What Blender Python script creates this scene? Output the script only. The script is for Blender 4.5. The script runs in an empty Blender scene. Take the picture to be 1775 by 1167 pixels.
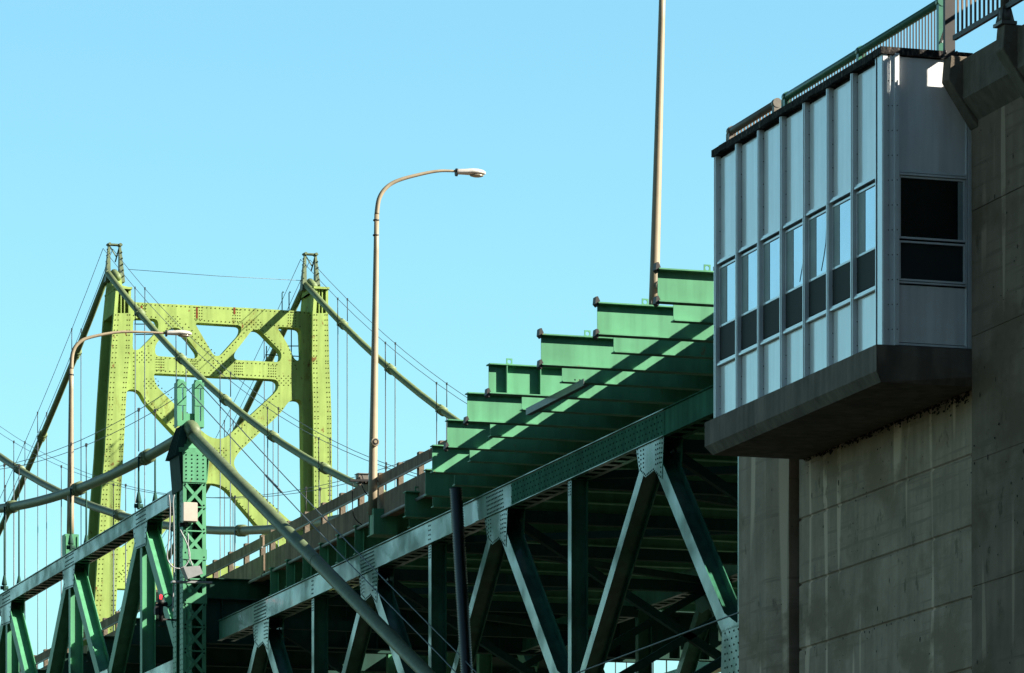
import bpy, bmesh, math, random
from mathutils import Vector
random.seed(7)
C = bpy.context.scene
# ---------------------------------------------------------------- camera, world, sun, exposure
# world frame: x = across the bridge (right), y = along the bridge (away), z = up; eye at the origin
F = 8400.0; TH = math.atan2(2628.5, F); CT, ST = math.cos(TH), math.sin(TH); HY = 2085.0
cam = bpy.data.cameras.new('camera'); co = bpy.data.objects.new('camera', cam); C.collection.objects.link(co)
cam.sensor_width = 36; cam.lens = F / 1775 * 36; cam.shift_y = (HY - 583.5) / 1775
cam.clip_start = 0.5; cam.clip_end = 20000
co.rotation_euler = (math.pi / 2, 0, -TH); C.camera = co
SUN = Vector((1, -.58, .68)).normalized()
el = math.asin(SUN.z); az = math.atan2(SUN.x, SUN.y)
w = bpy.data.worlds.new('World'); C.world = w; w.use_nodes = True
nt = w.node_tree; nt.nodes.clear()
sky = nt.nodes.new('ShaderNodeTexSky'); sky.sky_type = 'NISHITA'; sky.sun_disc = False
sky.sun_elevation = el; sky.sun_rotation = az; sky.air_density = 1.3; sky.dust_density = .5; sky.ozone_density = 2.0
mul = nt.nodes.new('ShaderNodeMix'); mul.data_type = 'RGBA'; mul.blend_type = 'MULTIPLY'; mul.inputs[0].default_value = 1
mul.inputs[7].default_value = (.80, 1.25, 1.28, 1)
bg = nt.nodes.new('ShaderNodeBackground'); bg.inputs[1].default_value = .05
ow = nt.nodes.new('ShaderNodeOutputWorld')
nt.links.new(sky.outputs[0], mul.inputs[6]); 
gz = nt.nodes.new('ShaderNodeTexCoord'); gs = nt.nodes.new('ShaderNodeSeparateXYZ'); gr = nt.nodes.new('ShaderNodeMapRange')
gr.inputs[1].default_value = .245; gr.inputs[2].default_value = .37; gr.inputs[3].default_value = 0; gr.inputs[4].default_value = 1   # overhead sky dimmed and warmed to cut ambient light
m2 = nt.nodes.new('ShaderNodeMix'); m2.data_type = 'RGBA'; m2.blend_type = 'MULTIPLY'; m2.inputs[0].default_value = 1
nt.links.new(gz.outputs['Generated'], gs.inputs[0]); nt.links.new(gs.outputs[2], gr.inputs[0]); m3 = nt.nodes.new('ShaderNodeMix'); m3.data_type = 'RGBA'; m3.inputs[6].default_value = (1, 1, 1, 1); m3.inputs[7].default_value = (.46, .38, .39, 1)
nt.links.new(gr.outputs[0], m3.inputs[0]); nt.links.new(m3.outputs[2], m2.inputs[7])
nt.links.new(mul.outputs[2], m2.inputs[6]); nt.links.new(m2.outputs[2], bg.inputs[0]); nt.links.new(bg.outputs[0], ow.inputs[0])
sl = bpy.data.lights.new('sun', 'SUN'); sl.energy = 5.0; sl.angle = math.radians(.5); sl.color = (1, .93, .8)
so = bpy.data.objects.new('sun', sl); C.collection.objects.link(so)
so.rotation_euler = SUN.to_track_quat('Z', 'Y').to_euler()
C.view_settings.view_transform = 'Standard'; C.view_settings.look = 'None'
C.view_settings.exposure = 1.75; C.view_settings.gamma = 1
C.render.resolution_x = 1024; C.render.resolution_y = 673

# ---------------------------------------------------------------- helpers
def ray(x, y):
    u = (x - 887.5) / F; v = (HY - y) / F
    return u * CT + ST, -u * ST + CT, v
def pL(x, y, L):
    a, b, v = ray(x, y); t = L / a; return Vector((L, t * b, t * v))
def pS(x, y, S):
    a, b, v = ray(x, y); t = S / b; return Vector((t * a, S, t * v))
V = Vector
def mat(name, base, rough=.5, spec=.5, metal=0, var=.25, scale=1.5, streak=0, stain=None, bump=0, bscale=6, coat=0, cior=1.5, coatvar=0, stretch=(1, 1, 1), amount=.5, rusty=0, boards=0, rough_var=0):
    m = bpy.data.materials.new(name); m.use_nodes = True; n = m.node_tree; b = n.nodes['Principled BSDF']
    b.inputs['Roughness'].default_value = rough; b.inputs['Specular IOR Level'].default_value = spec
    b.inputs['Metallic'].default_value = metal; b.inputs['Coat Weight'].default_value = coat; b.inputs['Coat Roughness'].default_value = .12; b.inputs['Coat IOR'].default_value = cior
    tc = n.nodes.new('ShaderNodeTexCoord'); mp = n.nodes.new('ShaderNodeMapping'); mp.inputs[3].default_value = stretch
    n.links.new(tc.outputs['Object'], mp.inputs[0])
    tx = n.nodes.new('ShaderNodeTexNoise'); tx.inputs['Scale'].default_value = scale; tx.inputs['Detail'].default_value = 8; tx.inputs['Roughness'].default_value = .65
    n.links.new(mp.outputs[0], tx.inputs[0])
    rp = n.nodes.new('ShaderNodeValToRGB'); rp.color_ramp.elements[0].position = .3; rp.color_ramp.elements[1].position = .7
    lo = [c * (1 - var) for c in base]; hi = [min(1, c * (1 + var * .6)) for c in base]
    rp.color_ramp.elements[0].color = (*lo, 1); rp.color_ramp.elements[1].color = (*hi, 1)
    n.links.new(tx.outputs[0], rp.inputs[0]); out = rp.outputs[0]
    if streak:
        mp2 = n.nodes.new('ShaderNodeMapping'); mp2.inputs[3].default_value = (3, 3, .22); n.links.new(tc.outputs['Object'], mp2.inputs[0])
        t2 = n.nodes.new('ShaderNodeTexNoise'); t2.inputs['Scale'].default_value = 1.3; t2.inputs['Detail'].default_value = 6
        n.links.new(mp2.outputs[0], t2.inputs[0])
        r2 = n.nodes.new('ShaderNodeValToRGB'); r2.color_ramp.elements[0].position = .38; r2.color_ramp.elements[1].position = .62
        r2.color_ramp.elements[0].color = (1 - streak,) * 3 + (1,); r2.color_ramp.elements[1].color = (1, 1, 1, 1)
        n.links.new(t2.outputs[0], r2.inputs[0])
        mx = n.nodes.new('ShaderNodeMix'); mx.data_type = 'RGBA'; mx.blend_type = 'MULTIPLY'; mx.inputs[0].default_value = 1
        n.links.new(out, mx.inputs[6]); n.links.new(r2.outputs[0], mx.inputs[7]); out = mx.outputs[2]
    if stain:
        mp3 = n.nodes.new('ShaderNodeMapping'); mp3.inputs[3].default_value = (1.2, 1.2, .5); n.links.new(tc.outputs['Object'], mp3.inputs[0])
        t3 = n.nodes.new('ShaderNodeTexNoise'); t3.inputs['Scale'].default_value = scale * 1.7; t3.inputs['Detail'].default_value = 10; t3.inputs['Roughness'].default_value = .75
        n.links.new(mp3.outputs[0], t3.inputs[0])
        r3 = n.nodes.new('ShaderNodeValToRGB'); r3.color_ramp.elements[0].position = 1 - amount; r3.color_ramp.elements[1].position = min(1, 1.12 - amount)
        r3.color_ramp.elements[0].color = (0, 0, 0, 1); r3.color_ramp.elements[1].color = (1, 1, 1, 1)
        n.links.new(t3.outputs[0], r3.inputs[0])
        mx = n.nodes.new('ShaderNodeMix'); mx.data_type = 'RGBA'
        n.links.new(r3.outputs[0], mx.inputs[0]); n.links.new(out, mx.inputs[6]); mx.inputs[7].default_value = (*stain, 1); out = mx.outputs[2]
    def layer(sc, stretch_, lo, hi, col, blend='MIX', tex='ShaderNodeTexNoise', det=8):
        nonlocal out
        mpp = n.nodes.new('ShaderNodeMapping'); mpp.inputs[3].default_value = stretch_; n.links.new(tc.outputs['Object'], mpp.inputs[0])
        t = n.nodes.new(tex); t.inputs['Scale'].default_value = sc
        if tex == 'ShaderNodeTexNoise': t.inputs['Detail'].default_value = det; t.inputs['Roughness'].default_value = .6
        n.links.new(mpp.outputs[0], t.inputs[0])
        rr = n.nodes.new('ShaderNodeValToRGB'); rr.color_ramp.elements[0].position = lo; rr.color_ramp.elements[1].position = hi
        if tex != 'ShaderNodeTexNoise': rr.color_ramp.elements[0].color = (1, 1, 1, 1); rr.color_ramp.elements[1].color = (0, 0, 0, 1)
        n.links.new(t.outputs[0], rr.inputs[0])
        mxx = n.nodes.new('ShaderNodeMix'); mxx.data_type = 'RGBA'; mxx.blend_type = blend
        n.links.new(rr.outputs[0], mxx.inputs[0]); n.links.new(out, mxx.inputs[6]); mxx.inputs[7].default_value = (*col, 1); out = mxx.outputs[2]
    if rusty: layer(2.6, (1, 1, .6), 1 - rusty, 1.06 - rusty, (.15, .085, .03))
    if boards:
        bc = base
        layer(1.0, (.25, .25, 7), .56, .64, [c * .72 for c in bc], det=3)      # board marks
        layer(1.0, (1.6, 1.6, .12), .60, .63, [min(1, c * 1.5) for c in bc], det=1)   # pale patched bands
        layer(.35, (1, 1, 1.6), .52, .62, [bc[0] * .62, bc[1] * .6, bc[2] * .55], det=6)
        layer(2.0, (1, 1, .75), .62, .68, [bc[0] * .5, bc[1] * .5, bc[2] * .48], det=10)
        layer(3.2, (1, 1, 1), .035, .05, [c * .12 for c in bc], tex='ShaderNodeTexVoronoi')   # air holes
    if coatvar:
        cn = n.nodes.new('ShaderNodeTexNoise'); cn.inputs['Scale'].default_value = .7; cn.inputs['Detail'].default_value = 4; n.links.new(tc.outputs['Object'], cn.inputs[0])
        cr = n.nodes.new('ShaderNodeMapRange'); cr.inputs[1].default_value = .38; cr.inputs[2].default_value = .62; cr.inputs[4].default_value = coat; n.links.new(cn.outputs[0], cr.inputs[0]); n.links.new(cr.outputs[0], b.inputs['Coat Weight'])
    if rough_var:
        rn = n.nodes.new('ShaderNodeMapRange'); rn.inputs[3].default_value = rough - rough_var; rn.inputs[4].default_value = rough + rough_var
        n.links.new(tx.outputs[0], rn.inputs[0]); n.links.new(rn.outputs[0], b.inputs['Roughness'])
    n.links.new(out, b.inputs['Base Color'])
    if bump:
        t4 = n.nodes.new('ShaderNodeTexNoise'); t4.inputs['Scale'].default_value = bscale; t4.inputs['Detail'].default_value = 3
        n.links.new(tc.outputs['Object'], t4.inputs[0])
        bp = n.nodes.new('ShaderNodeBump'); bp.inputs['Strength'].default_value = bump; bp.inputs['Distance'].default_value = .05
        n.links.new(t4.outputs[0], bp.inputs['Height']); n.links.new(bp.outputs[0], b.inputs['Normal'])
        if coat: n.links.new(bp.outputs[0], b.inputs['Coat Normal'])
    return m
M = {}
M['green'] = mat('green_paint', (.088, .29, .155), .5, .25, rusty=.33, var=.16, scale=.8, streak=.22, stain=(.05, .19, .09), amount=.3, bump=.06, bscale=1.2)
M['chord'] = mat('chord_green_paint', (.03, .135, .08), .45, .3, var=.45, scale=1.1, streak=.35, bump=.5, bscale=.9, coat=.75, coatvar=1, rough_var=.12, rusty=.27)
M['matte'] = mat('matte_green_paint', (.028, .125, .075), .9, .12, var=.25, scale=1.0, streak=.3, bump=.2, bscale=2, rusty=.26)
M['dgreen'] = mat('dark_green_paint', (.012, .05, .036), .75, .2, var=.3, scale=1.2, streak=.2)
M['rivet'] = mat('rivet_dark_paint', (.006, .016, .014), .95, .05)
M['tower'] = mat('yellow_green_paint', (.28, .38, .11), .85, .1, var=.2, scale=.5, streak=.2, stain=(.15, .14, .03), amount=.43, rusty=.37)
M['towerrivet'] = mat('tower_rivet_paint', (.055, .062, .015), .95, .05)
M['rust'] = mat('rust', (.16, .03, .01), .8, .2)
M['cable'] = mat('cable_paint', (.105, .14, .07), .55, .35, var=.25, scale=3, stain=(.07, .08, .05), amount=.45, bump=.1, bscale=12)
M['cabletwin'] = mat('faded_cable_paint', (.13, .175, .075), .6, .3, var=.2, scale=2)
M['wire'] = mat('galvanised_wire', (.09, .12, .13), .5, .4, metal=.3)
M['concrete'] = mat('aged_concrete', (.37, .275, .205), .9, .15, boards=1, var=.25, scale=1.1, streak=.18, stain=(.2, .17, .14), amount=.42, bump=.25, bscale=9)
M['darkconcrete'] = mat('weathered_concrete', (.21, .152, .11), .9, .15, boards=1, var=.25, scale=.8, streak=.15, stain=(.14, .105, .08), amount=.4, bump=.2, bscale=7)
M['slabconc'] = mat('slab_concrete', (.18, .145, .115), .85, .25, var=.3, scale=1.2, streak=.35, bump=.2, bscale=8)
M['parapet'] = mat('parapet_concrete', (.25, .185, .13), .85, .2, var=.35, scale=1.5, streak=.35, bump=.2, bscale=8)
M['corbel'] = mat('corbel_concrete', (.15, .125, .095), .85, .2, var=.3, scale=3, streak=.2, bump=.3, bscale=14)
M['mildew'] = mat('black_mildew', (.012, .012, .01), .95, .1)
M['white'] = mat('white_aluminium', (.72, .74, .75), .35, .5, var=.12, scale=1.5, streak=.1, coat=1, cior=1.8)
M['panel'] = mat('white_panel', (.82, .82, .82), .4, .5, var=.12, scale=.9, streak=.2, coat=1, cior=1.85, rusty=.24, bump=.05, bscale=1.2)
M['seal'] = mat('black_seal', (.015, .015, .015), .8, .2)
M['tar'] = mat('tar_roofing', (.018, .017, .016), .9, .2, var=.4, scale=6, stain=(.14, .12, .1), amount=.47, bump=.8, bscale=12)
M['glass'] = mat('reflective_glass', (.50, .56, .62), .07, .5, metal=.85, var=.12, scale=.5, bump=.05, bscale=.8)
M['darkglass'] = mat('dark_glass', (.008, .012, .012), .12, .35, var=.2, scale=.8)
M['screen'] = mat('window_screen', (.018, .024, .024), .7, .3, var=.15, scale=3)
M['reflection'] = mat('grey_reflection', (.24, .29, .29), .5, .4)  # grey tone for reflections painted onto the window panes
M['pole'] = mat('tan_pole_paint', (.27, .22, .145), .5, .4, var=.15, scale=2, streak=.15)
M['lamp'] = mat('lamp_aluminium', (.42, .40, .37), .45, .5, var=.15, scale=8, stain=(.3, .27, .2), amount=.35)
M['lens'] = mat('lamp_lens', (.25, .22, .16), .2, .6)
M['pipe'] = mat('black_corrugated_plastic', (.007, .008, .009), .35, .5)
M['brown'] = mat('brown_steel', (.02, .018, .017), .55, .4, var=.3, scale=4)
M['brownpk'] = mat('brown_picket_paint', (.13, .085, .055), .6, .3, var=.2, scale=4)
M['railgreen'] = mat('railing_green', (.03, .13, .085), .35, .5, var=.2, scale=4)
M['railbrown'] = mat('railing_brown', (.13, .115, .095), .5, .4, var=.25, scale=5)
M['box'] = mat('cream_cabinet', (.42, .38, .32), .5, .4, var=.1, scale=4)
M['grey'] = mat('grey_metal', (.22, .23, .23), .45, .5, var=.15, scale=5)
M['greygreen'] = mat('galvanised_angle', (.07, .10, .10), .5, .4, var=.3, scale=3, coat=.15)
M['asphalt'] = mat('asphalt', (.05, .05, .05), .9, .2)
M['ground'] = mat('dry_ground', (.025, .027, .02), .95, .1, var=.4, scale=.05)
M['sky_blocker_hill'] = mat('dark_blocker_hill', (.03, .04, .02), .95, .1, var=.5, scale=.08)
M['black'] = mat('black_rubber', (.01, .01, .01), .6, .3)
red = bpy.data.materials.new('red_lamp_glow'); red.use_nodes = True
rb = red.node_tree.nodes['Principled BSDF']; rb.inputs['Base Color'].default_value = (.8, .02, .02, 1)
rb.inputs['Emission Color'].default_value = (1, .03, .04, 1); rb.inputs['Emission Strength'].default_value = 1.1; M['red'] = red
def wirefix(m):  # nothing
    return m

def link(o): C.collection.objects.link(o); return o
def obj(name, bm, m, parent=None, smooth=False, label=None):
    bmesh.ops.recalc_face_normals(bm, faces=bm.faces)
    me = bpy.data.meshes.new(name); bm.to_mesh(me); bm.free()
    for k in (m if isinstance(m, (list, tuple)) else [m]): me.materials.append(M[k])
    if smooth:
        for p in me.polygons: p.use_smooth = True
    o = link(bpy.data.objects.new(name, me))
    if parent: o.parent = parent; o.matrix_parent_inverse = parent.matrix_world.inverted() if False else o.matrix_parent_inverse
    if label: o['label'] = label
    return o
def thing(name, label, cat, group=None):
    o = link(bpy.data.objects.new(name, None)); o['label'] = label; o['category'] = cat
    if group: o['group'] = group
    return o
def tag(o, label, cat, group=None):
    o['label'] = label; o['category'] = cat
    if group: o['group'] = group
    return o
B = bmesh.new
def hexa(bm, a, b, mi=0):
    """a, b: two quads (4 points each) joined into a solid"""
    va = [bm.verts.new(p) for p in a]; vb = [bm.verts.new(p) for p in b]
    fs = [bm.faces.new(va), bm.faces.new(vb[::-1])]
    n = len(va)
    for i in range(n):
        j = (i + 1) % n; fs.append(bm.faces.new((va[j], va[i], vb[i], vb[j])))
    for f in fs: f.material_index = mi
def box(bm, x0, x1, y0, y1, z0, z1, mi=0):
    hexa(bm, [V((x0, y0, z0)), V((x1, y0, z0)), V((x1, y0, z1)), V((x0, y0, z1))],
         [V((x0, y1, z0)), V((x1, y1, z0)), V((x1, y1, z1)), V((x0, y1, z1))], mi)
def bar(bm, p0, p1, u, wu, wv, mi=0, ou=0, ov=0):
    """rectangular bar from p0 to p1; wu across u, wv across the third direction"""
    p0, p1, u = V(p0), V(p1), V(u); a = (p1 - p0).normalized(); u = (u - a * u.dot(a)).normalized(); v = a.cross(u)
    def q(p): p = p + u * ou + v * ov; return [p - u * wu / 2 - v * wv / 2, p + u * wu / 2 - v * wv / 2, p + u * wu / 2 + v * wv / 2, p - u * wu / 2 + v * wv / 2]
    hexa(bm, q(p0), q(p1), mi)
def member(bm, p0, p1, wx, wp, t=.025):
    """H section in a plane x = const: two flanges (normal x), one web between"""
    bar(bm, p0, p1, (1, 0, 0), t, wp, 0, -wx / 2, 0); bar(bm, p0, p1, (1, 0, 0), t, wp, 0, wx / 2, 0)
    bar(bm, p0, p1, (1, 0, 0), wx - t, t)
def tube(bm, pts, rad, n=10, mi=0, cap=True):
    pts = [V(p) for p in pts]; rs = rad if isinstance(rad, (list, tuple)) else [rad] * len(pts); rings = []
    up = V((0, 0, 1))
    d0 = (pts[1] - pts[0]).normalized()
    if abs(d0.z) > .9: up = V((1, 0, 0))
    for i, p in enumerate(pts):
        d = (pts[min(i + 1, len(pts) - 1)] - pts[max(i - 1, 0)]).normalized()
        s = up.cross(d).normalized(); q = d.cross(s); up = q if abs(d0.z) <= .9 or True else up
        rings.append([bm.verts.new(p + (s * math.cos(k * 2 * math.pi / n) + q * math.sin(k * 2 * math.pi / n)) * rs[i]) for k in range(n)])
    for a, b in zip(rings, rings[1:]):
        for k in range(n):
            f = bm.faces.new((a[k], a[(k + 1) % n], b[(k + 1) % n], b[k])); f.material_index = mi; f.smooth = True
    if cap:
        for r in (rings[0], rings[-1][::-1]):
            f = bm.faces.new(r); f.material_index = mi
def rivet(bm, p, nrm, r, mi=1, h=.5):
    p, nrm = V(p), V(nrm).normalized(); s = nrm.orthogonal().normalized(); q = nrm.cross(s)
    c = bm.verts.new(p + nrm * r * h)
    a = [bm.verts.new(p + (s * math.cos(k * math.pi / 3) + q * math.sin(k * math.pi / 3)) * r) for k in range(6)]
    b = [bm.verts.new(p + nrm * r * h * .75 + (s * math.cos(k * math.pi / 3) + q * math.sin(k * math.pi / 3)) * r * .65) for k in range(6)]
    for k in range(6):
        j = (k + 1) % 6
        f = bm.faces.new((a[k], a[j], b[j], b[k])); f.material_index = mi; f = bm.faces.new((b[k], b[j], c)); f.material_index = mi
def rline(bm, p0, p1, step, nrm, r, mi=1):
    p0, p1 = V(p0), V(p1); n = max(1, int(round((p1 - p0).length / step)))
    for i in range(n + 1): rivet(bm, p0.lerp(p1, i / n), nrm, r, mi)
def rounded(pts, rad, seg=4):
    out = []; n = len(pts)
    for i in range(n):
        r = rad[i] if isinstance(rad, (list, tuple)) else rad
        p = V(pts[i]).to_2d() if len(pts[i]) > 2 else V(pts[i]); a = V(pts[i - 1]) - p; b = V(pts[(i + 1) % n]) - p
        if r <= 0: out.append(tuple(p)); continue
        da = min(r, a.length * .45); db = min(r, b.length * .45); A = p + a.normalized() * da; Bq = p + b.normalized() * db
        for k in range(seg + 1):
            t = k / seg; out.append(tuple(A * (1 - t) ** 2 + p * 2 * t * (1 - t) + Bq * t * t))
    return out
def plate(loops, y0, y1):
    """flat plate in the x-z plane with holes, from y0 to y1, as a bmesh"""
    cu = bpy.data.curves.new('tmp', 'CURVE'); cu.dimensions = '2D'; cu.fill_mode = 'BOTH'; cu.extrude = (y1 - y0) / 2
    for lp in loops:
        sp = cu.splines.new('POLY'); sp.points.add(len(lp) - 1); sp.use_cyclic_u = True
        for i, (x, z) in enumerate(lp): sp.points[i].co = (x, z, 0, 1)
    o = link(bpy.data.objects.new('tmp', cu)); bpy.context.view_layer.update()
    me = bpy.data.meshes.new_from_object(o.evaluated_get(bpy.context.evaluated_depsgraph_get()))
    bm = B(); bm.from_mesh(me); ym = (y0 + y1) / 2
    for v in bm.verts: v.co = V((v.co.x, ym - v.co.z, v.co.y))
    bpy.data.objects.remove(o); bpy.data.curves.remove(cu); bpy.data.meshes.remove(me)
    bmesh.ops.remove_doubles(bm, verts=bm.verts, dist=1e-5)
    return bm

# ---------------------------------------------------------------- ground
bm = B(); vs = [bm.verts.new(p) for p in ((-6000, -3000, -1.6), (6000, -3000, -1.6), (6000, 9000, -1.6), (-6000, 9000, -1.6))]; bm.faces.new(vs)
g = obj('ground', bm, 'ground'); g['kind'] = 'structure'

bm = B(); random.seed(3); rows_ = []
for j in range(9):   # unseen bluff added behind and right of the viewer to block the low sky
    rr_ = []
    for i in range(61):
        az_ = math.radians(75 + 190 * i / 60); d = 330 + j * 22
        h = [0, .25, .5, .72, .88, .97, 1, .98, .9][j] * (160 + 16 * math.sin(i * .7) + 9 * math.sin(i * 2.3 + j) + random.uniform(-5, 5)) * min(1, i / 8, (60 - i) / 8)
        rr_.append(bm.verts.new((math.sin(az_) * d, math.cos(az_) * d, -1.7 + h)))
    rows_.append(rr_)
for q_, r_ in zip(rows_, rows_[1:]):
    for i in range(60): bm.faces.new((q_[i], q_[i + 1], r_[i + 1], r_[i]))
g = obj('sky_blocker_hill', bm, 'sky_blocker_hill'); g['kind'] = 'structure'

# ---------------------------------------------------------------- concrete pier
WL = 35.25; RL = 34.93
pier = thing('concrete_pier', 'massive dark concrete approach pier with horizontal joints below and beside the white cabin', 'pier')
bm = B()
box(bm, WL + .035, 50, 84.0, 92.9, -1.6, 19.9)
zs = [-1.6] + [11.31 - 1.33 * k for k in range(9, 0, -1)] + [11.31, 12.64, 13.97, 15.30, 16.6, 17.9, 19.2]
for a, b in zip(zs, zs[1:]):
    a2 = a + .05 if a > -1.6 else a
    hexa(bm, [V((WL, 83.6, a2)), V((WL, 83.6, b - .035)), V((WL + .034, 83.6, b)), V((WL + .034, 83.6, a2 - .025))],
         [V((WL, 92.95, a2)), V((WL, 92.95, b - .035)), V((WL + .034, 92.95, b)), V((WL + .034, 92.95, a2 - .025))])
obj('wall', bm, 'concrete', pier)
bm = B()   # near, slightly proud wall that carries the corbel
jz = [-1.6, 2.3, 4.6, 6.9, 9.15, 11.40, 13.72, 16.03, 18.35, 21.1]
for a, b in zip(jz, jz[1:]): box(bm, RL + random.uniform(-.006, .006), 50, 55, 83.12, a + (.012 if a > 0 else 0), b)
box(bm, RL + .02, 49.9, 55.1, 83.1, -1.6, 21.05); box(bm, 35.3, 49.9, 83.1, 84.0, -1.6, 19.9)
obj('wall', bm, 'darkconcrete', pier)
bm = B()
def profile(bm, pts, s0, s1, mi=0):
    hexa(bm, [V((x, s0, z)) for x, z in pts], [V((x, s1, z)) for x, z in pts], mi)
pl_ = [(34.90, 95.6), (34.90, 93.95), (34.94, 93.75), (35.12, 93.2), (WL + .3, 93.2), (WL + .3, 95.6)]
hexa(bm, [V((a, b, -1.6)) for a, b in pl_], [V((a, b, 19.0)) for a, b in pl_])
box(bm, WL + .301, 50, 93.25, 95.55, -1.6, 18.3)
obj('pilaster', bm, 'concrete', pier)
bm = B(); box(bm, WL + .16, WL + .4, 92.8, 93.5, -1.6, 19.2); obj('joint_recess', bm, 'mildew', pier)
# corbel under the walkway
bm = B()
profile(bm, [(34.62, 21.08), (34.62, 20.35), (RL + .05, 19.92), (RL + .05, 21.08)], 60, 83.12)
obj('corbel', bm, 'corbel', pier)
def corbel_block(s0, s1):
    bm = B(); profile(bm, [(34.38, 21.14), (34.34, 20.70), (RL - .02, 19.86), (RL + .3, 19.86), (RL + .3, 21.14)], s0, s1)
    bmesh.ops.bevel(bm, geom=bm.edges[:], offset=.015, segments=1, affect='EDGES')
    obj('corbel_block', bm, 'corbel', pier)
corbel_block(82.80, 83.15); corbel_block(80.28, 80.64); corbel_block(77.76, 78.12)

# unseen wall added off-frame, openings cut so sun patches fall on the cabin
def swall(loops, L0, L1):
    bm = plate(loops, L0, L1)
    for v in bm.verts: v.co = V((v.co.y, v.co.x, v.co.z))
    return bm
def rc(a, b, c, d): return [(a, c), (b, c), (b, d), (a, d)]
wl = [rc(60, 82.98, 21.05, 22.95), rc(82.44, 82.67, 21.74, 22.27), rc(81.95, 82.11, 21.85, 22.2), rc(81.95, 82.2, 22.3, 22.88), rc(81.74, 81.90, 21.8, 22.25), rc(82.28, 82.40, 22.62, 22.92), rc(82.5, 82.66, 22.35, 22.6)]
for k in range(4): wl.append(rc(79.75 - 2.6 * k, 80.1 - 2.6 * k, 21.78, 22.25))
obj('sun_blocker_wall', swall(wl, 36.0, 36.035), 'corbel', pier)
# mildew stains where slab meets the wall: irregular low patches on the wall
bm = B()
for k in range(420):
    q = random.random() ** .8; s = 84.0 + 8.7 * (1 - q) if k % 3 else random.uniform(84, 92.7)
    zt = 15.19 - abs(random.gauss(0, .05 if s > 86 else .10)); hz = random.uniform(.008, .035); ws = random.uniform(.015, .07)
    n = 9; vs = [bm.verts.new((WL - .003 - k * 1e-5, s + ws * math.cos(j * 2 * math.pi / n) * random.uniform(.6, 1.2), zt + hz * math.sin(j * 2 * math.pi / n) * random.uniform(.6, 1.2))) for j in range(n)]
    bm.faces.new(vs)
bh = B(); rs = random.Random(5)
for k in range(150):
    if k % 5 < 3: s = rs.uniform(83.8, 92.6); z = rs.uniform(9, 15.0); xw = WL
    else: s = rs.uniform(80, 83.0); z = rs.uniform(9, 19.8); xw = RL - .006
    if k % 3 == 0: z = 9.2 + 1.33 * rs.randrange(0, 5) + .75 if xw == WL else z
    w_, h_ = rs.uniform(.012, .03), rs.choice((.01, .014, .02, .03, .06))
    vs = [bh.verts.new((xw - .0045, s + w_ * math.cos(j * math.pi / 4) * rs.uniform(.7, 1.1), z + h_ * math.sin(j * math.pi / 4) * rs.uniform(.7, 1.1))) for j in range(8)]; bh.faces.new(vs)
obj('air_hole', bh, 'mildew', pier)['kind'] = 'stuff'
obj('mildew_stain', bm, 'mildew', pier)['kind'] = 'stuff'

# ---------------------------------------------------------------- white cabin on its slab
cab = thing('bridge_cabin', 'white panelled metal cabin with a window row on a slab jutting from the pier', 'cabin')
BL, S0, S1, Z0, Z1 = 33.3, 83.5, 92.65, 15.86, 21.3
bm = B()
sx = 33.14
hexa(bm, [V((sx, 83.38, 15.36)), V((sx + .14, 83.5, 15.18)), V((35.2, 83.5, 15.18)), V((35.2, 83.38, 15.36)), V((35.2, 83.38, 15.85)), V((sx, 83.38, 15.85))],
     [V((sx, 92.8, 15.36)), V((sx + .14, 92.7, 15.18)), V((WL - .001, 92.7, 15.18)), V((WL - .001, 92.8, 15.36)), V((WL - .001, 92.8, 15.85)), V((sx, 92.8, 15.85))])
obj('floor_slab', bm, 'slabconc', cab)
bm = B(); box(bm, BL + .12, 35.1, S0 + .08, S1 - .03, Z0, Z1 - .02); obj('wall', bm, 'seal', cab)
bm = B()   # felt roof with ragged edge
nn = 22
for i in range(nn):
    a = S0 - .06 + (S1 - S0 + .12) * i / nn; b = S0 - .06 + (S1 - S0 + .12) * (i + 1) / nn; h = random.uniform(-.006, .006)
    box(bm, BL - .05 + random.uniform(0, .012), 35.09, a, b + .004 * (i % 2), Z1 - .06 + random.uniform(-.012, .012), Z1 + .075 + h)
obj('roof', bm, 'tar', cab)
ms = [92.62 - 1.265 * k for k in range(8)]
rows = (19.05, 17.08)
def fin(s, name='mullion'):
    bm = B(); box(bm, BL, BL + .11, s - .035, s + .035, Z0 + .02, Z1 - .07)
    box(bm, BL - .012, BL + .01, s + .012, s + .045, Z0 + .02, Z1 - .07)
    for k in range(12):
        z = Z0 + .25 + k * .45; rivet(bm, (BL + .095, s - .0355, z), (0, -1, 0), .012)
    obj(name, bm, ['white', 'seal'], cab)
for s in ms: fin(s)
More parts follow.
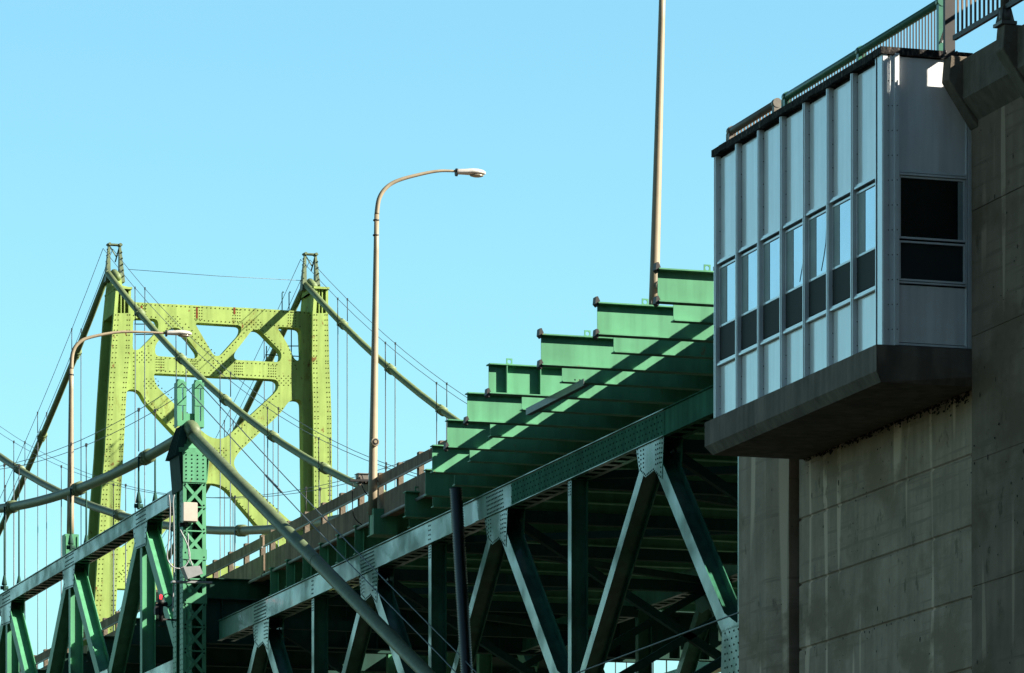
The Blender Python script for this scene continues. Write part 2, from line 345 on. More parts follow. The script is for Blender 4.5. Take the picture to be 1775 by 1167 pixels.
for k in range(7):
    a, b = ms[k + 1] + .05, ms[k] - .05
    bm = B(); box(bm, BL + .10, BL + .128, a, b, 19.12, Z1 - .12); obj('upper_panel', bm, 'panel', cab)
    bm = B(); box(bm, BL + .10, BL + .128, a, b, Z0 + .07, 16.96); obj('lower_panel', bm, 'panel', cab)
    for z in (19.08, 17.02):
        bm = B(); hexa(bm, [V((BL + .02, a - .01, z - .05)), V((BL + .02, a - .01, z - .012)), V((BL + .045, a - .01, z - .011)), V((BL + .045, a - .01, z + .03)), V((BL + .13, a - .01, z + .03)), V((BL + .13, a - .01, z - .05))],
             [V((BL + .02, b + .01, z - .05)), V((BL + .02, b + .01, z - .012)), V((BL + .045, b + .01, z - .011)), V((BL + .045, b + .01, z + .03)), V((BL + .13, b + .01, z + .03)), V((BL + .13, b + .01, z - .05))])
        obj('sill', bm, 'white', cab)
    bm = B(); box(bm, BL + .03, BL + .13, a - .01, b + .01, Z0 + .01, Z0 + .06); obj('sill', bm, 'white', cab)
    bm = B()
    for z0, z1 in ((17.75, 18.98),):
        box(bm, BL + .07, BL + .12, a, a + .04, z0, z1); box(bm, BL + .07, BL + .12, b - .04, b, z0, z1)
        box(bm, BL + .07, BL + .12, a + .04, b - .04, z0, z0 + .04); box(bm, BL + .07, BL + .12, a + .04, b - .04, z1 - .04, z1)
    wd = obj('window', bm, 'white', cab)
    bm = B(); box(bm, BL + .095, BL + .11, a + .045, b - .045, 17.795, 18.935)
    obj('pane', bm, 'glass', wd)
    bm = B(); box(bm, BL + .088, BL + .094, b - .40 + .03 * (k % 3), b - .042, 17.795, 18.935); obj('reflection_strip', bm, 'reflection', wd)  # grey strip painted on the pane as a reflection
    if k in (3, 4):
        bm = B(); y0 = a + .12 + .1 * (k - 3); tube(bm, [(BL + .090, y0 + .03, 18.62), (BL + .090, y0 + .06, 18.35), (BL + .090, y0 + .16, 18.12), (BL + .090, y0 + .3, 17.86)], .005, 5); obj('crack', bm, 'seal', wd)
    bm = B(); box(bm, BL + .085, BL + .122, a, b, 17.09, 17.745); obj('screen', bm, 'screen', wd)
# corner posts
bm = B()
box(bm, BL - .0, BL + .16, S0 - .0, S0 + .30, Z0 + .01, Z1 - .06)
box(bm, BL + .01, BL + .10, S0 - .03, S0, Z0 + .01, Z1 - .05)
box(bm, BL + .15, BL + .23, S0 - .03, S0 + .02, Z0 + .01, Z1 - .05)
box(bm, BL + .23, BL + .315, S0 - .07, S0 + .02, Z0 + .01, Z1 - .03)
for k in range(12):
    z = Z0 + .3 + k * .46
    rivet(bm, (BL + .125, S0 - .0005, z), (0, -1, 0), .013); rivet(bm, (BL + .19, S0 - .0305, z), (0, -1, 0), .013); rivet(bm, (BL + .275, S0 - .0705, z), (0, -1, 0), .013)
obj('corner_post', bm, ['white', 'seal'], cab)
# end face
e0, e1 = BL + .32, 35.07
bm = B(); box(bm, e0, e1 - .10, S0 - .0, S0 + .03, 19.12, Z1 - .08); obj('end_panel', bm, 'panel', cab)
bm = B(); box(bm, e0, e1 - .10, S0 - .0, S0 + .03, Z0 + .08, 17.0); obj('end_panel', bm, 'panel', cab)
bm = B()
box(bm, e1 - .10, e1 - .085, S0 - .03, S0 + .03, Z0 + .02, Z1 - .08); box(bm, e1 - .07, e1, S0 - .05, S0 + .03, Z0 + .02, Z1 - .08)
box(bm, e0, e1 - .1, S0 - .035, S0 + .03, Z0 + .02, Z0 + .06)
box(bm, e0, e1 - .1, S0 - .05, S0 + .03, 19.03, 19.07); box(bm, e0, e1 - .1, S0 - .03, S0 + .03, 19.085, 19.12)
box(bm, e0, e1 - .1, S0 - .04, S0 + .03, 17.03, 17.06)
obj('trim', bm, 'white', cab)
bm = B()
a, b = e0 + .01, e1 - .11
for z0, z1 in ((17.86, 19.02), (17.08, 17.82)):
    box(bm, a, a + .035, S0 - .02, S0 + .04, z0, z1); box(bm, b - .035, b, S0 - .02, S0 + .04, z0, z1)
    box(bm, a + .035, b - .035, S0 - .02, S0 + .04, z0, z0 + .035); box(bm, a + .035, b - .035, S0 - .02, S0 + .04, z1 - .035, z1)
wd = obj('window', bm, 'white', cab)
bm = B(); box(bm, a + .036, b - .036, S0 + .02, S0 + .035, 17.896, 18.984); obj('pane', bm, 'darkglass', wd)
bm = B(); box(bm, b - .14, b - .04, S0 + .008, S0 + .016, 17.90, 18.98); obj('reflection_strip', bm, 'reflection', wd)  # lighter strip stands in for a reflection in the end window
bm = B(); box(bm, a + .036, b - .036, S0 + .02, S0 + .035, 17.116, 17.784); obj('pane', bm, 'screen', wd)

# ---------------------------------------------------------------- railings
def pipe_railing(name, label, s0, s1, m, pk, step, posts, L=35.34, Z=22.86, r=.082, pw=.0115):
    t = thing(name, label, 'railing')
    bm = B(); pts = [(L, s1 + .02, Z - .30), (L, s1 + .015, Z - .06), (L, s1 - .06, Z), (L, s0 + .02, Z)]
    tube(bm, pts, r, 14); obj('handrail', bm, m, t, True)
    for s in posts:
        bm = B(); box(bm, L - .075, L + .075, s - .06, s + .06, 21.3, Z - .05); tube(bm, [(L, s - .07, Z), (L, s + .07, Z)], r * 1.22, 14); obj('post', bm, m, t)
    bm = B(); n = int((s1 - s0) / step)
    for i in range(n + 1):
        s = s0 + .1 + i * step
        if s < s1 - .05: box(bm, L - pw, L + pw, s - pw, s + pw, 21.36, Z - .02)
    obj('picket', bm, pk, t); t.children[-1]['kind'] = 'stuff'
    bm = B(); box(bm, L - .04, L + .04, s0, s1, 21.3, 21.36); obj('bottom_rail', bm, m, t)
    return t
pipe_railing('pipe_railing', 'green pipe handrail with thin pickets above the white cabin roof', 85.5, 94.0, 'railgreen', 'brown', .155, (85.58, 89.75, 93.9))
pipe_railing('pipe_railing', 'short brown pipe handrail with pickets at the far end of the cabin roof', 94.45, 97.35, 'railbrown', 'brownpk', .19, (94.52, 97.25), pw=.017)
t = thing('picket_fence', 'tall dark brown steel picket fence standing on the concrete corbel blocks', 'fence')
PL = 34.46
for s in (83.07,):
    bm = B(); box(bm, PL - .10, PL + .10, s - .05, s + .05, 21.14, 23.4); box(bm, PL - .14, PL + .14, s - .12, s + .06, 21.14, 21.17)
    for dx, dy in ((-.11, -.1), (.11, -.1)): tube(bm, [(PL + dx, s + dy, 21.2), (PL + dx, s + dy, 21.27)], .02, 6)
    obj('post', bm, 'brown', t)
bm = B(); s = 80.46; tube(bm, [(PL, s, 21.2), (PL, s, 23.6)], .085, 14); box(bm, PL - .15, PL + .15, s - .2, s + .2, 21.14, 21.20)
tube(bm, [(PL, s, 21.2), (PL, s, 21.42)], .11, 14)
for a in range(4):
    c, q = math.cos(a * math.pi / 2 + .785), math.sin(a * math.pi / 2 + .785)
    bar(bm, (PL + c * .15, s + q * .15, 21.21), (PL + c * .08, s + q * .08, 21.48), (-q, c, 0), .02, .06)
tube(bm, [(PL - .1, s - .02, 21.80), (PL + .16, s - .02, 21.86)], .025, 8)
obj('round_post', bm, 'railbrown', t)
bm = B(); bar(bm, (PL, 82.82, 21.47), (PL, 78.0, 21.47), (1, 0, 0), .07, .09); obj('bottom_rail', bm, 'brown', t)
bm = B()
for i in range(22):
    s = 82.65 - i * .205
    if abs(s - 80.46) > .12: box(bm, PL - .017, PL + .017, s - .017, s + .017, 21.5, 23.5)
obj('picket', bm, 'brownpk', t); t.children[-1]['kind'] = 'stuff'
bm = B()
for z in (22.0, 21.55):
    tube(bm, [(35.3, 85.5, z + .07), (35.1, 85.0, z + .02), (34.9, 84.4, z), (34.48, 83.1, z + .03)], .012, 6)
    for k in range(16):
        q = k / 15; p = V((35.3, 85.5, z + .07)).lerp(V((34.48, 83.1, z + .03)), q) - V((0, 0, .055 * math.sin(math.pi * q)))
        tube(bm, [p + V((-.02, .03, 0)), p + V((.02, -.03, 0))], .018, 6)
tag(obj('chain', bm, 'grey'), 'thin safety chains strung between green rail post and dark fence post', 'chain')
bm = B(); box(bm, 34.37, 34.55, 78.9, 79.1, 21.17, 23.2); box(bm, 34.3, 34.6, 78.8, 79.2, 21.08, 21.17)
tag(obj('steel_post', bm, 'railgreen'), 'narrow green steel post cut by the right edge of the picture', 'post')

# ---------------------------------------------------------------- deck truss approach span
TLX = 36.2; TRX = 46.0; ZT = 17.92; ZC = 17.62; ZB = 11.1; PN = 5.93
span = thing('deck_truss_span', 'dark green riveted deck truss carrying the road, its lit floor beams jutting out like steps', 'bridge span')
nodes = [104.45 + PN * k for k in range(-2, 8)]   # even k: main top nodes
def chord(L, z, h, s0, s1, name, wx=.42, m='chord', rv=True, lace=True):
    bm = B()
    for q in (-1, 1):
        box(bm, L + q * wx / 2 - .012, L + q * wx / 2 + .012, s0, s1, z - h / 2, z + h / 2)
    box(bm, L - wx / 2 - .06, L + wx / 2 + .06, s0, s1, z + h / 2, z + h / 2 + .022)
    box(bm, L - wx / 2 - .07, L - wx / 2 + .06, s0, s1, z - h / 2 - .02, z - h / 2)
    box(bm, L + wx / 2 - .06, L + wx / 2 + .07, s0, s1, z - h / 2 - .02, z - h / 2)
    if lace:
        s = s0
        while s < s1 - .4:
            box(bm, L - wx / 2 + .061, L + wx / 2 - .061, s, s + .26, z - h / 2 - .016, z - h / 2 - .002); s += .62
    return bm
for L in (TLX, TRX):
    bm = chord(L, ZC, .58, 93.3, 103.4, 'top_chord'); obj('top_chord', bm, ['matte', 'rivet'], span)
    bm = B()
    if L == TLX:
        x = L - .2225; box(bm, x - .008, x, 103.41, 115.0, ZC - .27, ZC + .27)
        for a in range(0, 47):
            for b in range(4): rivet(bm, (x - .0085, 103.6 + a * .245 + (b % 2) * .12, ZC - .20 + b * .135), (-1, 0, 0), .026)
        obj('splice_plate', bm, ['matte', 'rivet'], span)
    else: bm.free()
    bm = chord(L, ZC, .58, 103.4, 145.2, 'top_chord')
    if L == TLX:
        nx = (-1, 0, 0); x = L - .2225
        for k, s in enumerate(nodes):
            main = (k % 2 == 0)
            if 103.3 < s < 115.2: continue
            if main and 94 < s < 144:
                for a in range(-5, 7):
                    for b in range(5): rivet(bm, (x, s + a * .12 + .02 * b, ZC - .22 + b * .105), nx, .027)
            elif 94 < s < 144:
                for a in (-.06, .06):
                    for b in range(4): rivet(bm, (x, s + a, ZC - .18 + b * .12), nx, .027)
    obj('top_chord', bm, ['chord', 'rivet'], span)
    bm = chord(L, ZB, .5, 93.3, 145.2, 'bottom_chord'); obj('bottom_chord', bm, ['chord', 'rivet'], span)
    for k, s in enumerate(nodes):
        if s > 145: continue
        main = (k % 2 == 0)
        if not main:
            bm = B(); member(bm, (L, s, ZC - .3), (L, s, ZB), .40, .26)
            if L == TLX:
                for a in range(5): 
                    for q in (-.06, .06): rivet(bm, (L - .2135, s + q, ZC - .38 - a * .07), (-1, 0, 0), .025)
            obj('vertical', bm, ['chord', 'rivet'], span)
        else:
            for q in (-1, 1):
                s2 = s + q * PN
                if 93 < s2 < 146:
                    bm = B(); member(bm, (L, s + q * .22, ZC - .55), (L, s2 - q * .45, ZB + 1.0), .42, .40 if q < 0 else .30)
                    obj('diagonal', bm, 'chord', span)
            for xx, dx in (((L - .225), -1), ((L + .225), 1)):
                bm = B(); pts = [(s - 1.0, ZC - .30), (s + .95, ZC - .30), (s + .72, ZC - .85), (s + .28, ZC - 1.05), (s - .30, ZC - .98), (s - .85, ZC - 1.25)]
                hexa(bm, [V((xx - .01, a, b)) for a, b in pts], [V((xx + .01, a, b)) for a, b in pts])
                if dx < 0 and L == TLX:
                    xr = xx - .0105
                    for i in range(len(pts)):
                        c = V((0, s, ZC - .65)); p0 = V((xr, *pts[i])).lerp(V((xr, s, ZC - .65)), .1); p1 = V((xr, *pts[(i + 1) % 6])).lerp(V((xr, s, ZC - .65)), .1)
                        if i: rline(bm, p0, p1, .115, (-1, 0, 0), .026)
                    for a in range(5):
                        rline(bm, (xr, s - .72 + .0 * a, ZC - .42 - a * .11), (xr, s - .45, ZC - .42 - a * .11), .13, (-1, 0, 0), .026)
                        rline(bm, (xr, s + .42, ZC - .40 - a * .1), (xr, s + .60, ZC - .40 - a * .1), .13, (-1, 0, 0), .026)
                obj('gusset_plate', bm, ['chord', 'rivet'], span)
        # lower node gusset
        if not main:
            for xx in (L - .235, L + .235):
                bm = B(); pts = [(s - .8, ZB + 1.55), (s + .1, ZB + 1.45), (s + .9, ZB + 1.75), (s + 1.05, ZB + 1.3), (s + 1.15, ZB - .3), (s - 1.1, ZB - .3)]
                if L == TLX and abs(s - nodes[1]) < .1: pass
                hexa(bm, [V((xx - .01, a, b)) for a, b in pts], [V((xx + .01, a, b)) for a, b in pts])
                if xx < L and L == TLX:
                    for a in range(-6, 7):
                        for b in range(11):
                            if (a + b) % 2 == 0 or abs(a) == 6: rivet(bm, (xx - .0105, s + a * .14, ZB - .2 + b * .15), (-1, 0, 0), .028)
                obj('gusset_plate', bm, ['chord', 'rivet'], span)
# sway and lateral bracing between the trusses
for k, s in enumerate(nodes):
    if s > 145: continue
    for (a, b) in (((TLX, ZC - .3), (TRX, ZB + .4)), ((TRX, ZC - .3), (TLX, ZB + .4))):
        if k % 2 == 0:
            bm = B(); bar(bm, (a[0], s, a[1]), (b[0], s, b[1]), (0, 1, 0), .22, .2); obj('sway_brace', bm, 'dgreen', span)
    bm = B(); bar(bm, (TLX + .2, s, ZC - .35), (TRX - .2, s, ZC - .35), (0, 1, 0), .25, .3); obj('cross_strut', bm, 'dgreen', span)
    if k + 1 < len(nodes) and nodes[k + 1] < 145:
        a, b = (TLX, TRX) if k % 2 else (TRX, TLX)
        bm = B(); bar(bm, (a, s, ZC - .2), (b, nodes[k + 1], ZC - .2), (0, 0, 1), .18, .22); obj('lateral_brace', bm, 'dgreen', span)
# floor beams
tipsA = [33.5, 33.5, 33.5, 33.5, 34.2, 34.9, 35.7, 36.7, 37.3, 37.4]
tipsB = [34.55, 34.55, 34.65, 34.95, 35.4, 36.1, 36.9, 37.5, 38.0]
ZF0, ZF1 = 19.02, 19.73
def ibeam(bm, x0, x1, s, z0, z1, fw, tf=.028, tw=.02):
    box(bm, x0 + .015, x1, s - tw / 2, s + tw / 2, z0 + tf, z1 - tf)
    box(bm, x0, x1, s - fw / 2, s + fw / 2, z0, z0 + tf); box(bm, x0, x1, s - fw / 2, s + fw / 2, z1 - tf, z1)
for k, x0 in enumerate(tipsA):
    s = 96.8 + 4.05 * k; x1 = 54
    bm = B(); ibeam(bm, x0, x1, s, ZF0, ZF1, .30)
    if k == 3:
        for q in (.42, 1.25): box(bm, x0 + q, x0 + q + .02, s - .14, s - .011, ZF0 + .03, ZF1 - .03)
        for z in range(5): rivet(bm, (x0 + .46, s - .0105, ZF0 + .1 + z * .12), (0, -1, 0), .02)
        for a in range(22): rivet(bm, (x0 + .5 + a * .1, s - .1, ZF1), (0, 0, 1), .018)
    if k == 9:
        box(bm, x0, x0 + .7, s - .55, s - .15, ZF0, ZF1 + .02)
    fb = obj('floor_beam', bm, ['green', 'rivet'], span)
    if k in (0, 1, 2, 3, 8):
        xl = x0 + (1.05 if k < 3 else .45 if k == 3 else .3); bm = B(); o_ = [(xl, ZF1), (xl + .15, ZF1), (xl + .15, ZF1 + .155), (xl, ZF1 + .155)]
        hole = [(xl + .075 + .048 * math.cos(a * .5236), ZF1 + .08 + .048 * math.sin(a * .5236)) for a in range(12)]
        bm.free(); bm = plate([o_, hole], s - .012, s + .012); obj('lifting_lug', bm, 'green', fb)
        if k < 3:
            bm = B(); tube(bm, [(xl + .22, s, ZF1), (xl + .22, s, ZF1 + .12)], .012, 6); tube(bm, [(xl + .28, s, ZF1), (xl + .28, s, ZF1 + .14)], .012, 6); obj('bolt', bm, 'brown', fb)
    if k < 6:
        bm = B()
        for z in (ZF1, ZF0) if k < 3 else (ZF0,):
            hexa(bm, [V((x0 - .06, s - .1, z - .03)), V((x0 - .045, s - .1, z + .12)), V((x0 + .0, s - .1, z + .13)), V((x0 + .05, s - .1, z + .03)), V((x0 - .0, s - .1, z - .09))],
                 [V((x0 - .06, s + .1, z - .03)), V((x0 - .045, s + .1, z + .12)), V((x0 + .0, s + .1, z + .13)), V((x0 + .05, s + .1, z + .03)), V((x0 - .0, s + .1, z - .09))])
        obj('end_clip', bm, 'brown', fb)
for k, x0 in enumerate(tipsB):
    s = 98.8 + 4.05 * k; x1 = 54
    bm = B(); ibeam(bm, x0, x1, s, ZF0, ZF1, .26)
    if k in (2, 3):
        for a in (.3, .42): rivet(bm, (x0 + a, s - .1, ZF0 + .06), (0, -1, 0), .022)
    obj('floor_beam', bm, ['green', 'rivet'], span)
s = 135.3
while s < 146:
    bm = B(); ibeam(bm, 37.55, 54, s, ZF0 - .25, ZF1 - .12, .26); box(bm, 37.8, 37.82, s - .13, s - .012, ZF0 - .2, ZF1 - .15); obj('floor_beam', bm, 'green', span); s += 1.95
bm = B(); box(bm, 38.05, 54, 95.9, 146.2, ZF1 + .004, 19.95); obj('deck_slab', bm, 'parapet', span)
bm = B(); ibeam(bm, 35.75, 54, 145.9, 17.3, 18.7, .4)
for a in range(18): box(bm, 36.2 + a, 36.22 + a, 145.72, 145.88, 17.33, 18.67)
obj('end_girder', bm, 'dgreen', span)
# short galvanised angle hung under the beams
bm = B(); p0 = pL(914, 716, 34.9); p1 = pL(1008, 669, 34.9); p1.z = p0.z
box(bm, 34.86, 34.88, 105.9, 110.3, 18.80, 18.96); box(bm, 34.88, 35.0, 105.9, 110.3, 18.80, 18.82)
obj('bracing_angle', bm, 'greygreen', span)
# parapet, along both spans
def parapet(L, s0, s1, parent, side=-1):
    bm = B()
    s = s0
    while s < s1 - .01:
        e = min(s + 6.0, s1); d = random.uniform(-.008, .008)
        profile(bm, [(L + d, 19.55), (L + d, 20.20), (L + .22, 20.20), (L + .30, 19.96), (L + .38, 19.96), (L + .38, 19.55)], s + .012, e); s = e
    obj('parapet', bm, 'parapet', parent)
    bm = B(); s = s0; 
    while s < s1 - .01:
        e = min(s + 4.0, s1); d = random.uniform(-.006, .006); box(bm, L - .02 + d, L + .05 + d, s + .02, e - .01, 20.44 + d, 20.76 + d); s = e
    obj('rail', bm, 'parapet', parent)
    bm = B(); tube(bm, [(L - .035, s0, 20.42), (L - .035, s1, 20.42)], .03, 8); tube(bm, [(L - .05, s0, 19.52), (L - .05, s1, 19.52)], .045, 8); obj('conduit', bm, 'grey', parent)
    s = s0 + .6
    while s < s1:
        bm = B(); box(bm, L + .052, L + .20, s - .11, s + .11, 20.2, 20.88); obj('rail_post', bm, 'corbel', parent); s += 2.05
parapet(37.7, 96.0, 146.2, span)

# ---------------------------------------------------------------- cable bent (green lattice post)
bent = thing('cable_bent', 'green riveted lattice steel post with saddle and two uprights, holding the near cable', 'tower')
x0, x1, s0, s1 = 34.93, 35.66, 145.6, 146.9
bm = B()
box(bm, x0, x0 + .02, s0, s0 + .42, -1.6, 23.2); box(bm, x0, x0 + .02, s1 - .42, s1, -1.6, 23.2)   # left face channels
box(bm, x1 - .02, x1, s0, s1, -1.6, 23.2); box(bm, x0 + .021, x1 - .021, s1 - .02, s1, -1.6, 23.2)
box(bm, x0 + .35, x0 + .37, s0 + .3, s1 - .03, -1.6, 22.2)
for a, b in ((x0, x0 + .11), (x1 - .12, x1)): box(bm, a, b, s0 - .02, s0 - .001, -1.6, 22.2)
z = 22.2
for q in (s0 + .1, s0 + .32, s1 - .32, s1 - .1): rline(bm, (x0 - .001, q, 15.5), (x0 - .001, q, 23.1), .16, (-1, 0, 0), .024)
while z > 14:
    box(bm, x0, x1, s0 - .034, s0 - .021, z - .02, z + .02)
    for (a, b, o) in (((x0 + .07, z - .04), (x1 - .07, z - .70), 0), ((x1 - .07, z - .04), (x0 + .07, z - .70), .013)):
        bar(bm, (a[0], s0 - .028 - o, a[1]), (b[0], s0 - .028 - o, b[1]), (0, 1, 0), .012, .10)
        rivet(bm, (a[0], s0 - .036 - o, a[1] - .02), (0, -1, 0), .03); rivet(bm, (b[0], s0 - .036 - o, b[1] + .02), (0, -1, 0), .03)
    z -= .74
for zz in (20.0, 18.65): box(bm, x0 - .02, x1 + .02, s0 - .05, s0 - .036, zz - .16, zz + .16)
box(bm, x0 - .01, x1 + .01, s0 - .06, s0 - .036, 22.22, 23.14)
for a in range(4): rline(bm, (x0 + .09 + a * .18, s0 - .061, 22.32), (x0 + .09 + a * .18, s0 - .061, 23.05), .115, (0, -1, 0), .028)
obj('column', bm, ['green', 'rivet'], bent)
bm = B()   # flared head
hexa(bm, [V((x1 + .02, s0 - .02, 22.3)), V((x1 + .04, s0 - .02, 22.3)), V((x1 + .04, s1, 22.3)), V((x1 + .02, s1, 22.3))],
     [V((x1 + .10, s0 - .02, 23.15)), V((x1 + .12, s0 - .02, 23.15)), V((x1 + .12, s1, 23.15)), V((x1 + .10, s1, 23.15))])
xc = 35.28
box(bm, x0 - .1, x1 + .1, s0 + .08, s1 + .1, 23.16, 23.3)
hexa(bm, [V((x0 - .05, s0 + .15, 23.3)), V((x1 + .05, s0 + .15, 23.3)), V((x1 + .05, s1, 23.3)), V((x0 - .05, s1, 23.3))],
     [V((xc - .2, s0 + .35, 23.85)), V((xc + .2, s0 + .35, 23.85)), V((xc + .2, s1 - .2, 23.85)), V((xc - .2, s1 - .2, 23.85))])
obj('head', bm, ['green', 'rivet'], bent)
bm = B()   # fanned cast ribs on the left of the saddle
hexa(bm, [V((x0 - .14, s0 + .1, 23.1)), V((x0 + .1, s0 + .1, 23.1)), V((x0 + .1, s1 + .2, 23.1)), V((x0 - .14, s1 + .2, 23.1))],
     [V((xc - .24, s0 + .35, 23.95)), V((xc - .1, s0 + .35, 23.95)), V((xc - .1, s1 - .1, 23.95)), V((xc - .24, s1 - .1, 23.95))])
for k in range(6):
    hexa(bm, [V((x0 - .24, s0 + .08 + k * .25, 23.05)), V((x0 - .24, s0 + .12 + k * .25, 23.05)), V((x0, s0 + .12 + k * .25, 23.05)), V((x0, s0 + .08 + k * .25, 23.05))],
         [V((xc - .32, s0 + .34 + k * .14, 24.02)), V((xc - .32, s0 + .38 + k * .14, 24.02)), V((xc - .1, s0 + .38 + k * .14, 24.02)), V((xc - .1, s0 + .34 + k * .14, 24.02))])
hexa(bm, [V((x0 - .03, s0 - .0, 22.0)), V((x0 - .005, s0, 22.0)), V((x0 - .005, s1, 22.0)), V((x0 - .03, s1, 22.0))],
     [V((x0 - .12, s0 + .05, 23.1)), V((x0 - .0, s0 + .05, 23.1)), V((x0 - .0, s1 + .0, 23.1)), V((x0 - .12, s1 + .0, 23.1))])
obj('saddle_rib', bm, 'dgreen', bent)
bm = B()  # saddle hood over the cable
pts = []
for k in range(9):
    a = -1 + k / 4; pts.append((xc, 146.2 + a * .75, 24.0 - .02 - (.30 * a * a if a < 0 else .10 * a * a)))
tube(bm, pts, [.20, .22, .24, .25, .25, .25, .24, .23, .215], 14); obj('saddle', bm, 'cable', bent, True)
for xx in (34.99, 35.55):
    bm = B(); s = 146.2
    for q in (-.10, .10):
        box(bm, xx + q - .05, xx + q + .06 * (q < 0) + .045, s - .22, s - .20, 24.0, 25.38); box(bm, xx + q * 1.3 - .012, xx + q * 1.3 + .012, s - .2, s + .22, 24.0, 25.38)
    for z in (24.1, 24.75, 25.3): box(bm, xx - .145, xx + .145, s - .235, s - .221, z - .1, z + .08)
    tube(bm, [(xx - .11, s, 25.4), (xx + .11, s, 25.4)], .09, 10); box(bm, xx - .09, xx + .09, s - .11, s + .11, 25.38, 25.44)
    obj('rope_upright', bm, 'green', bent)
bm = B(); box(bm, 35.13, 35.42, 146.06, 146.1, 24.1, 24.42); obj('tie_plate', bm, 'green', bent)

# ---------------------------------------------------------------- stiffening truss beyond the bent
sus = thing('stiffening_truss', 'green suspended road truss with sunlit web panels left of the lattice post', 'bridge span')
HS = 10.85; tn = [151.95 + HS * k for k in range(0, 5)]
def stiff(L, s_end, full=True):
    bm = B(); z = 22.0
    for q in (-1, 1): box(bm, L + q * .22 - .012, L + q * .22 + .012, 147.2, s_end, z - .22, z + .22)
    box(bm, L - .27, L + .27, 147.2, s_end, z + .22, z + .245); box(bm, L - .27, L - .2, 147.2, s_end, z - .24, z - .22); box(bm, L + .2, L + .27, 147.2, s_end, z - .24, z - .22)
    s = 147.3
    while s < s_end - .5: box(bm, L - .199, L + .199, s, s + .3, z - .237, z - .225); s += .75
    for k, n in enumerate(tn):
        for a in range(-4, 5):
            for b in range(3): rivet(bm, (L - .2325, n + a * .16, z - .14 + b * .14), (-1, 0, 0), .03)
    obj('top_chord', bm, ['chord', 'rivet'], sus)
    bm = B(); zb = 16.75
    for q in (-1, 1): box(bm, L + q * .22 - .012, L + q * .22 + .012, 147.2, s_end, zb - .2, zb + .2)
    box(bm, L - .26, L + .26, 147.2, s_end, zb - .22, zb - .2); obj('bottom_chord', bm, ['chord', 'rivet'], sus)
    for n in tn:
        if n > s_end: continue
        bm = B(); member(bm, (L, n, 21.8), (L, n, 16.9), .42, .30); obj('vertical', bm, ['green'], sus)
        for q in (-1, 1):
            bm = B(); member(bm, (L, n + q * .35, 21.55), (L, n + q * (HS / 2 - .35), 17.05), .44, .42); obj('diagonal', bm, ['green'], sus)
        for xx in (L - .245, L + .245):
            bm = B(); pts = [(n - 1.0, 21.78), (n + 1.0, 21.78), (n + .75, 21.05), (n - .75, 21.0)]
            hexa(bm, [V((xx - .01, a, b)) for a, b in pts], [V((xx + .01, a, b)) for a, b in pts])
            if xx < L:
                for i in range(4): rline(bm, V((xx - .0105, *pts[i])).lerp(V((xx, n, 21.4)), .12), V((xx - .0105, *pts[(i + 1) % 4])).lerp(V((xx, n, 21.4)), .12), .17, (-1, 0, 0), .03)
            obj('gusset_plate', bm, ['chord', 'rivet'], sus)
            bm = B(); m_ = n + HS / 2; pts = [(m_ - 1.0, 16.9), (m_ + 1.0, 16.9), (m_ + .6, 17.65), (m_ - .6, 17.65)]
            hexa(bm, [V((xx - .01, a, b)) for a, b in pts], [V((xx + .01, a, b)) for a, b in pts])
            if xx < L:
                for i in range(4): rline(bm, V((xx - .0105, *pts[i])).lerp(V((xx, m_, 17.6)), .12), V((xx - .0105, *pts[(i + 1) % 4])).lerp(V((xx, m_, 17.6)), .12), .17, (-1, 0, 0), .03)
            obj('gusset_plate', bm, ['chord', 'rivet'], sus)
stiff(35.3, 200); stiff(46.6, 200)
s = 148.0
while s < 200:
    bm = B(); ibeam(bm, 36.0, 54.2, s, 18.7, 19.6, .3); obj('floor_beam', bm, 'dgreen', sus); s += HS / 2
bm = B(); box(bm, 38.05, 46.2, 146.6, 200, 19.61, 19.95); obj('deck_slab', bm, 'parapet', sus)
bm = B(); box(bm, 46.88, 54.1, 147.2, 200, 19.0, 19.35); obj('side_walkway', bm, 'dgreen', sus)
parapet(37.7, 146.4, 198.4, sus)
bm = B(); box(bm, 35.05, 35.55, 146.95, 147.6, 21.72, 22.26); box(bm, 34.98, 35.02, 147.1, 147.9, 21.8, 22.2); obj('bearing', bm, 'grey', sus)

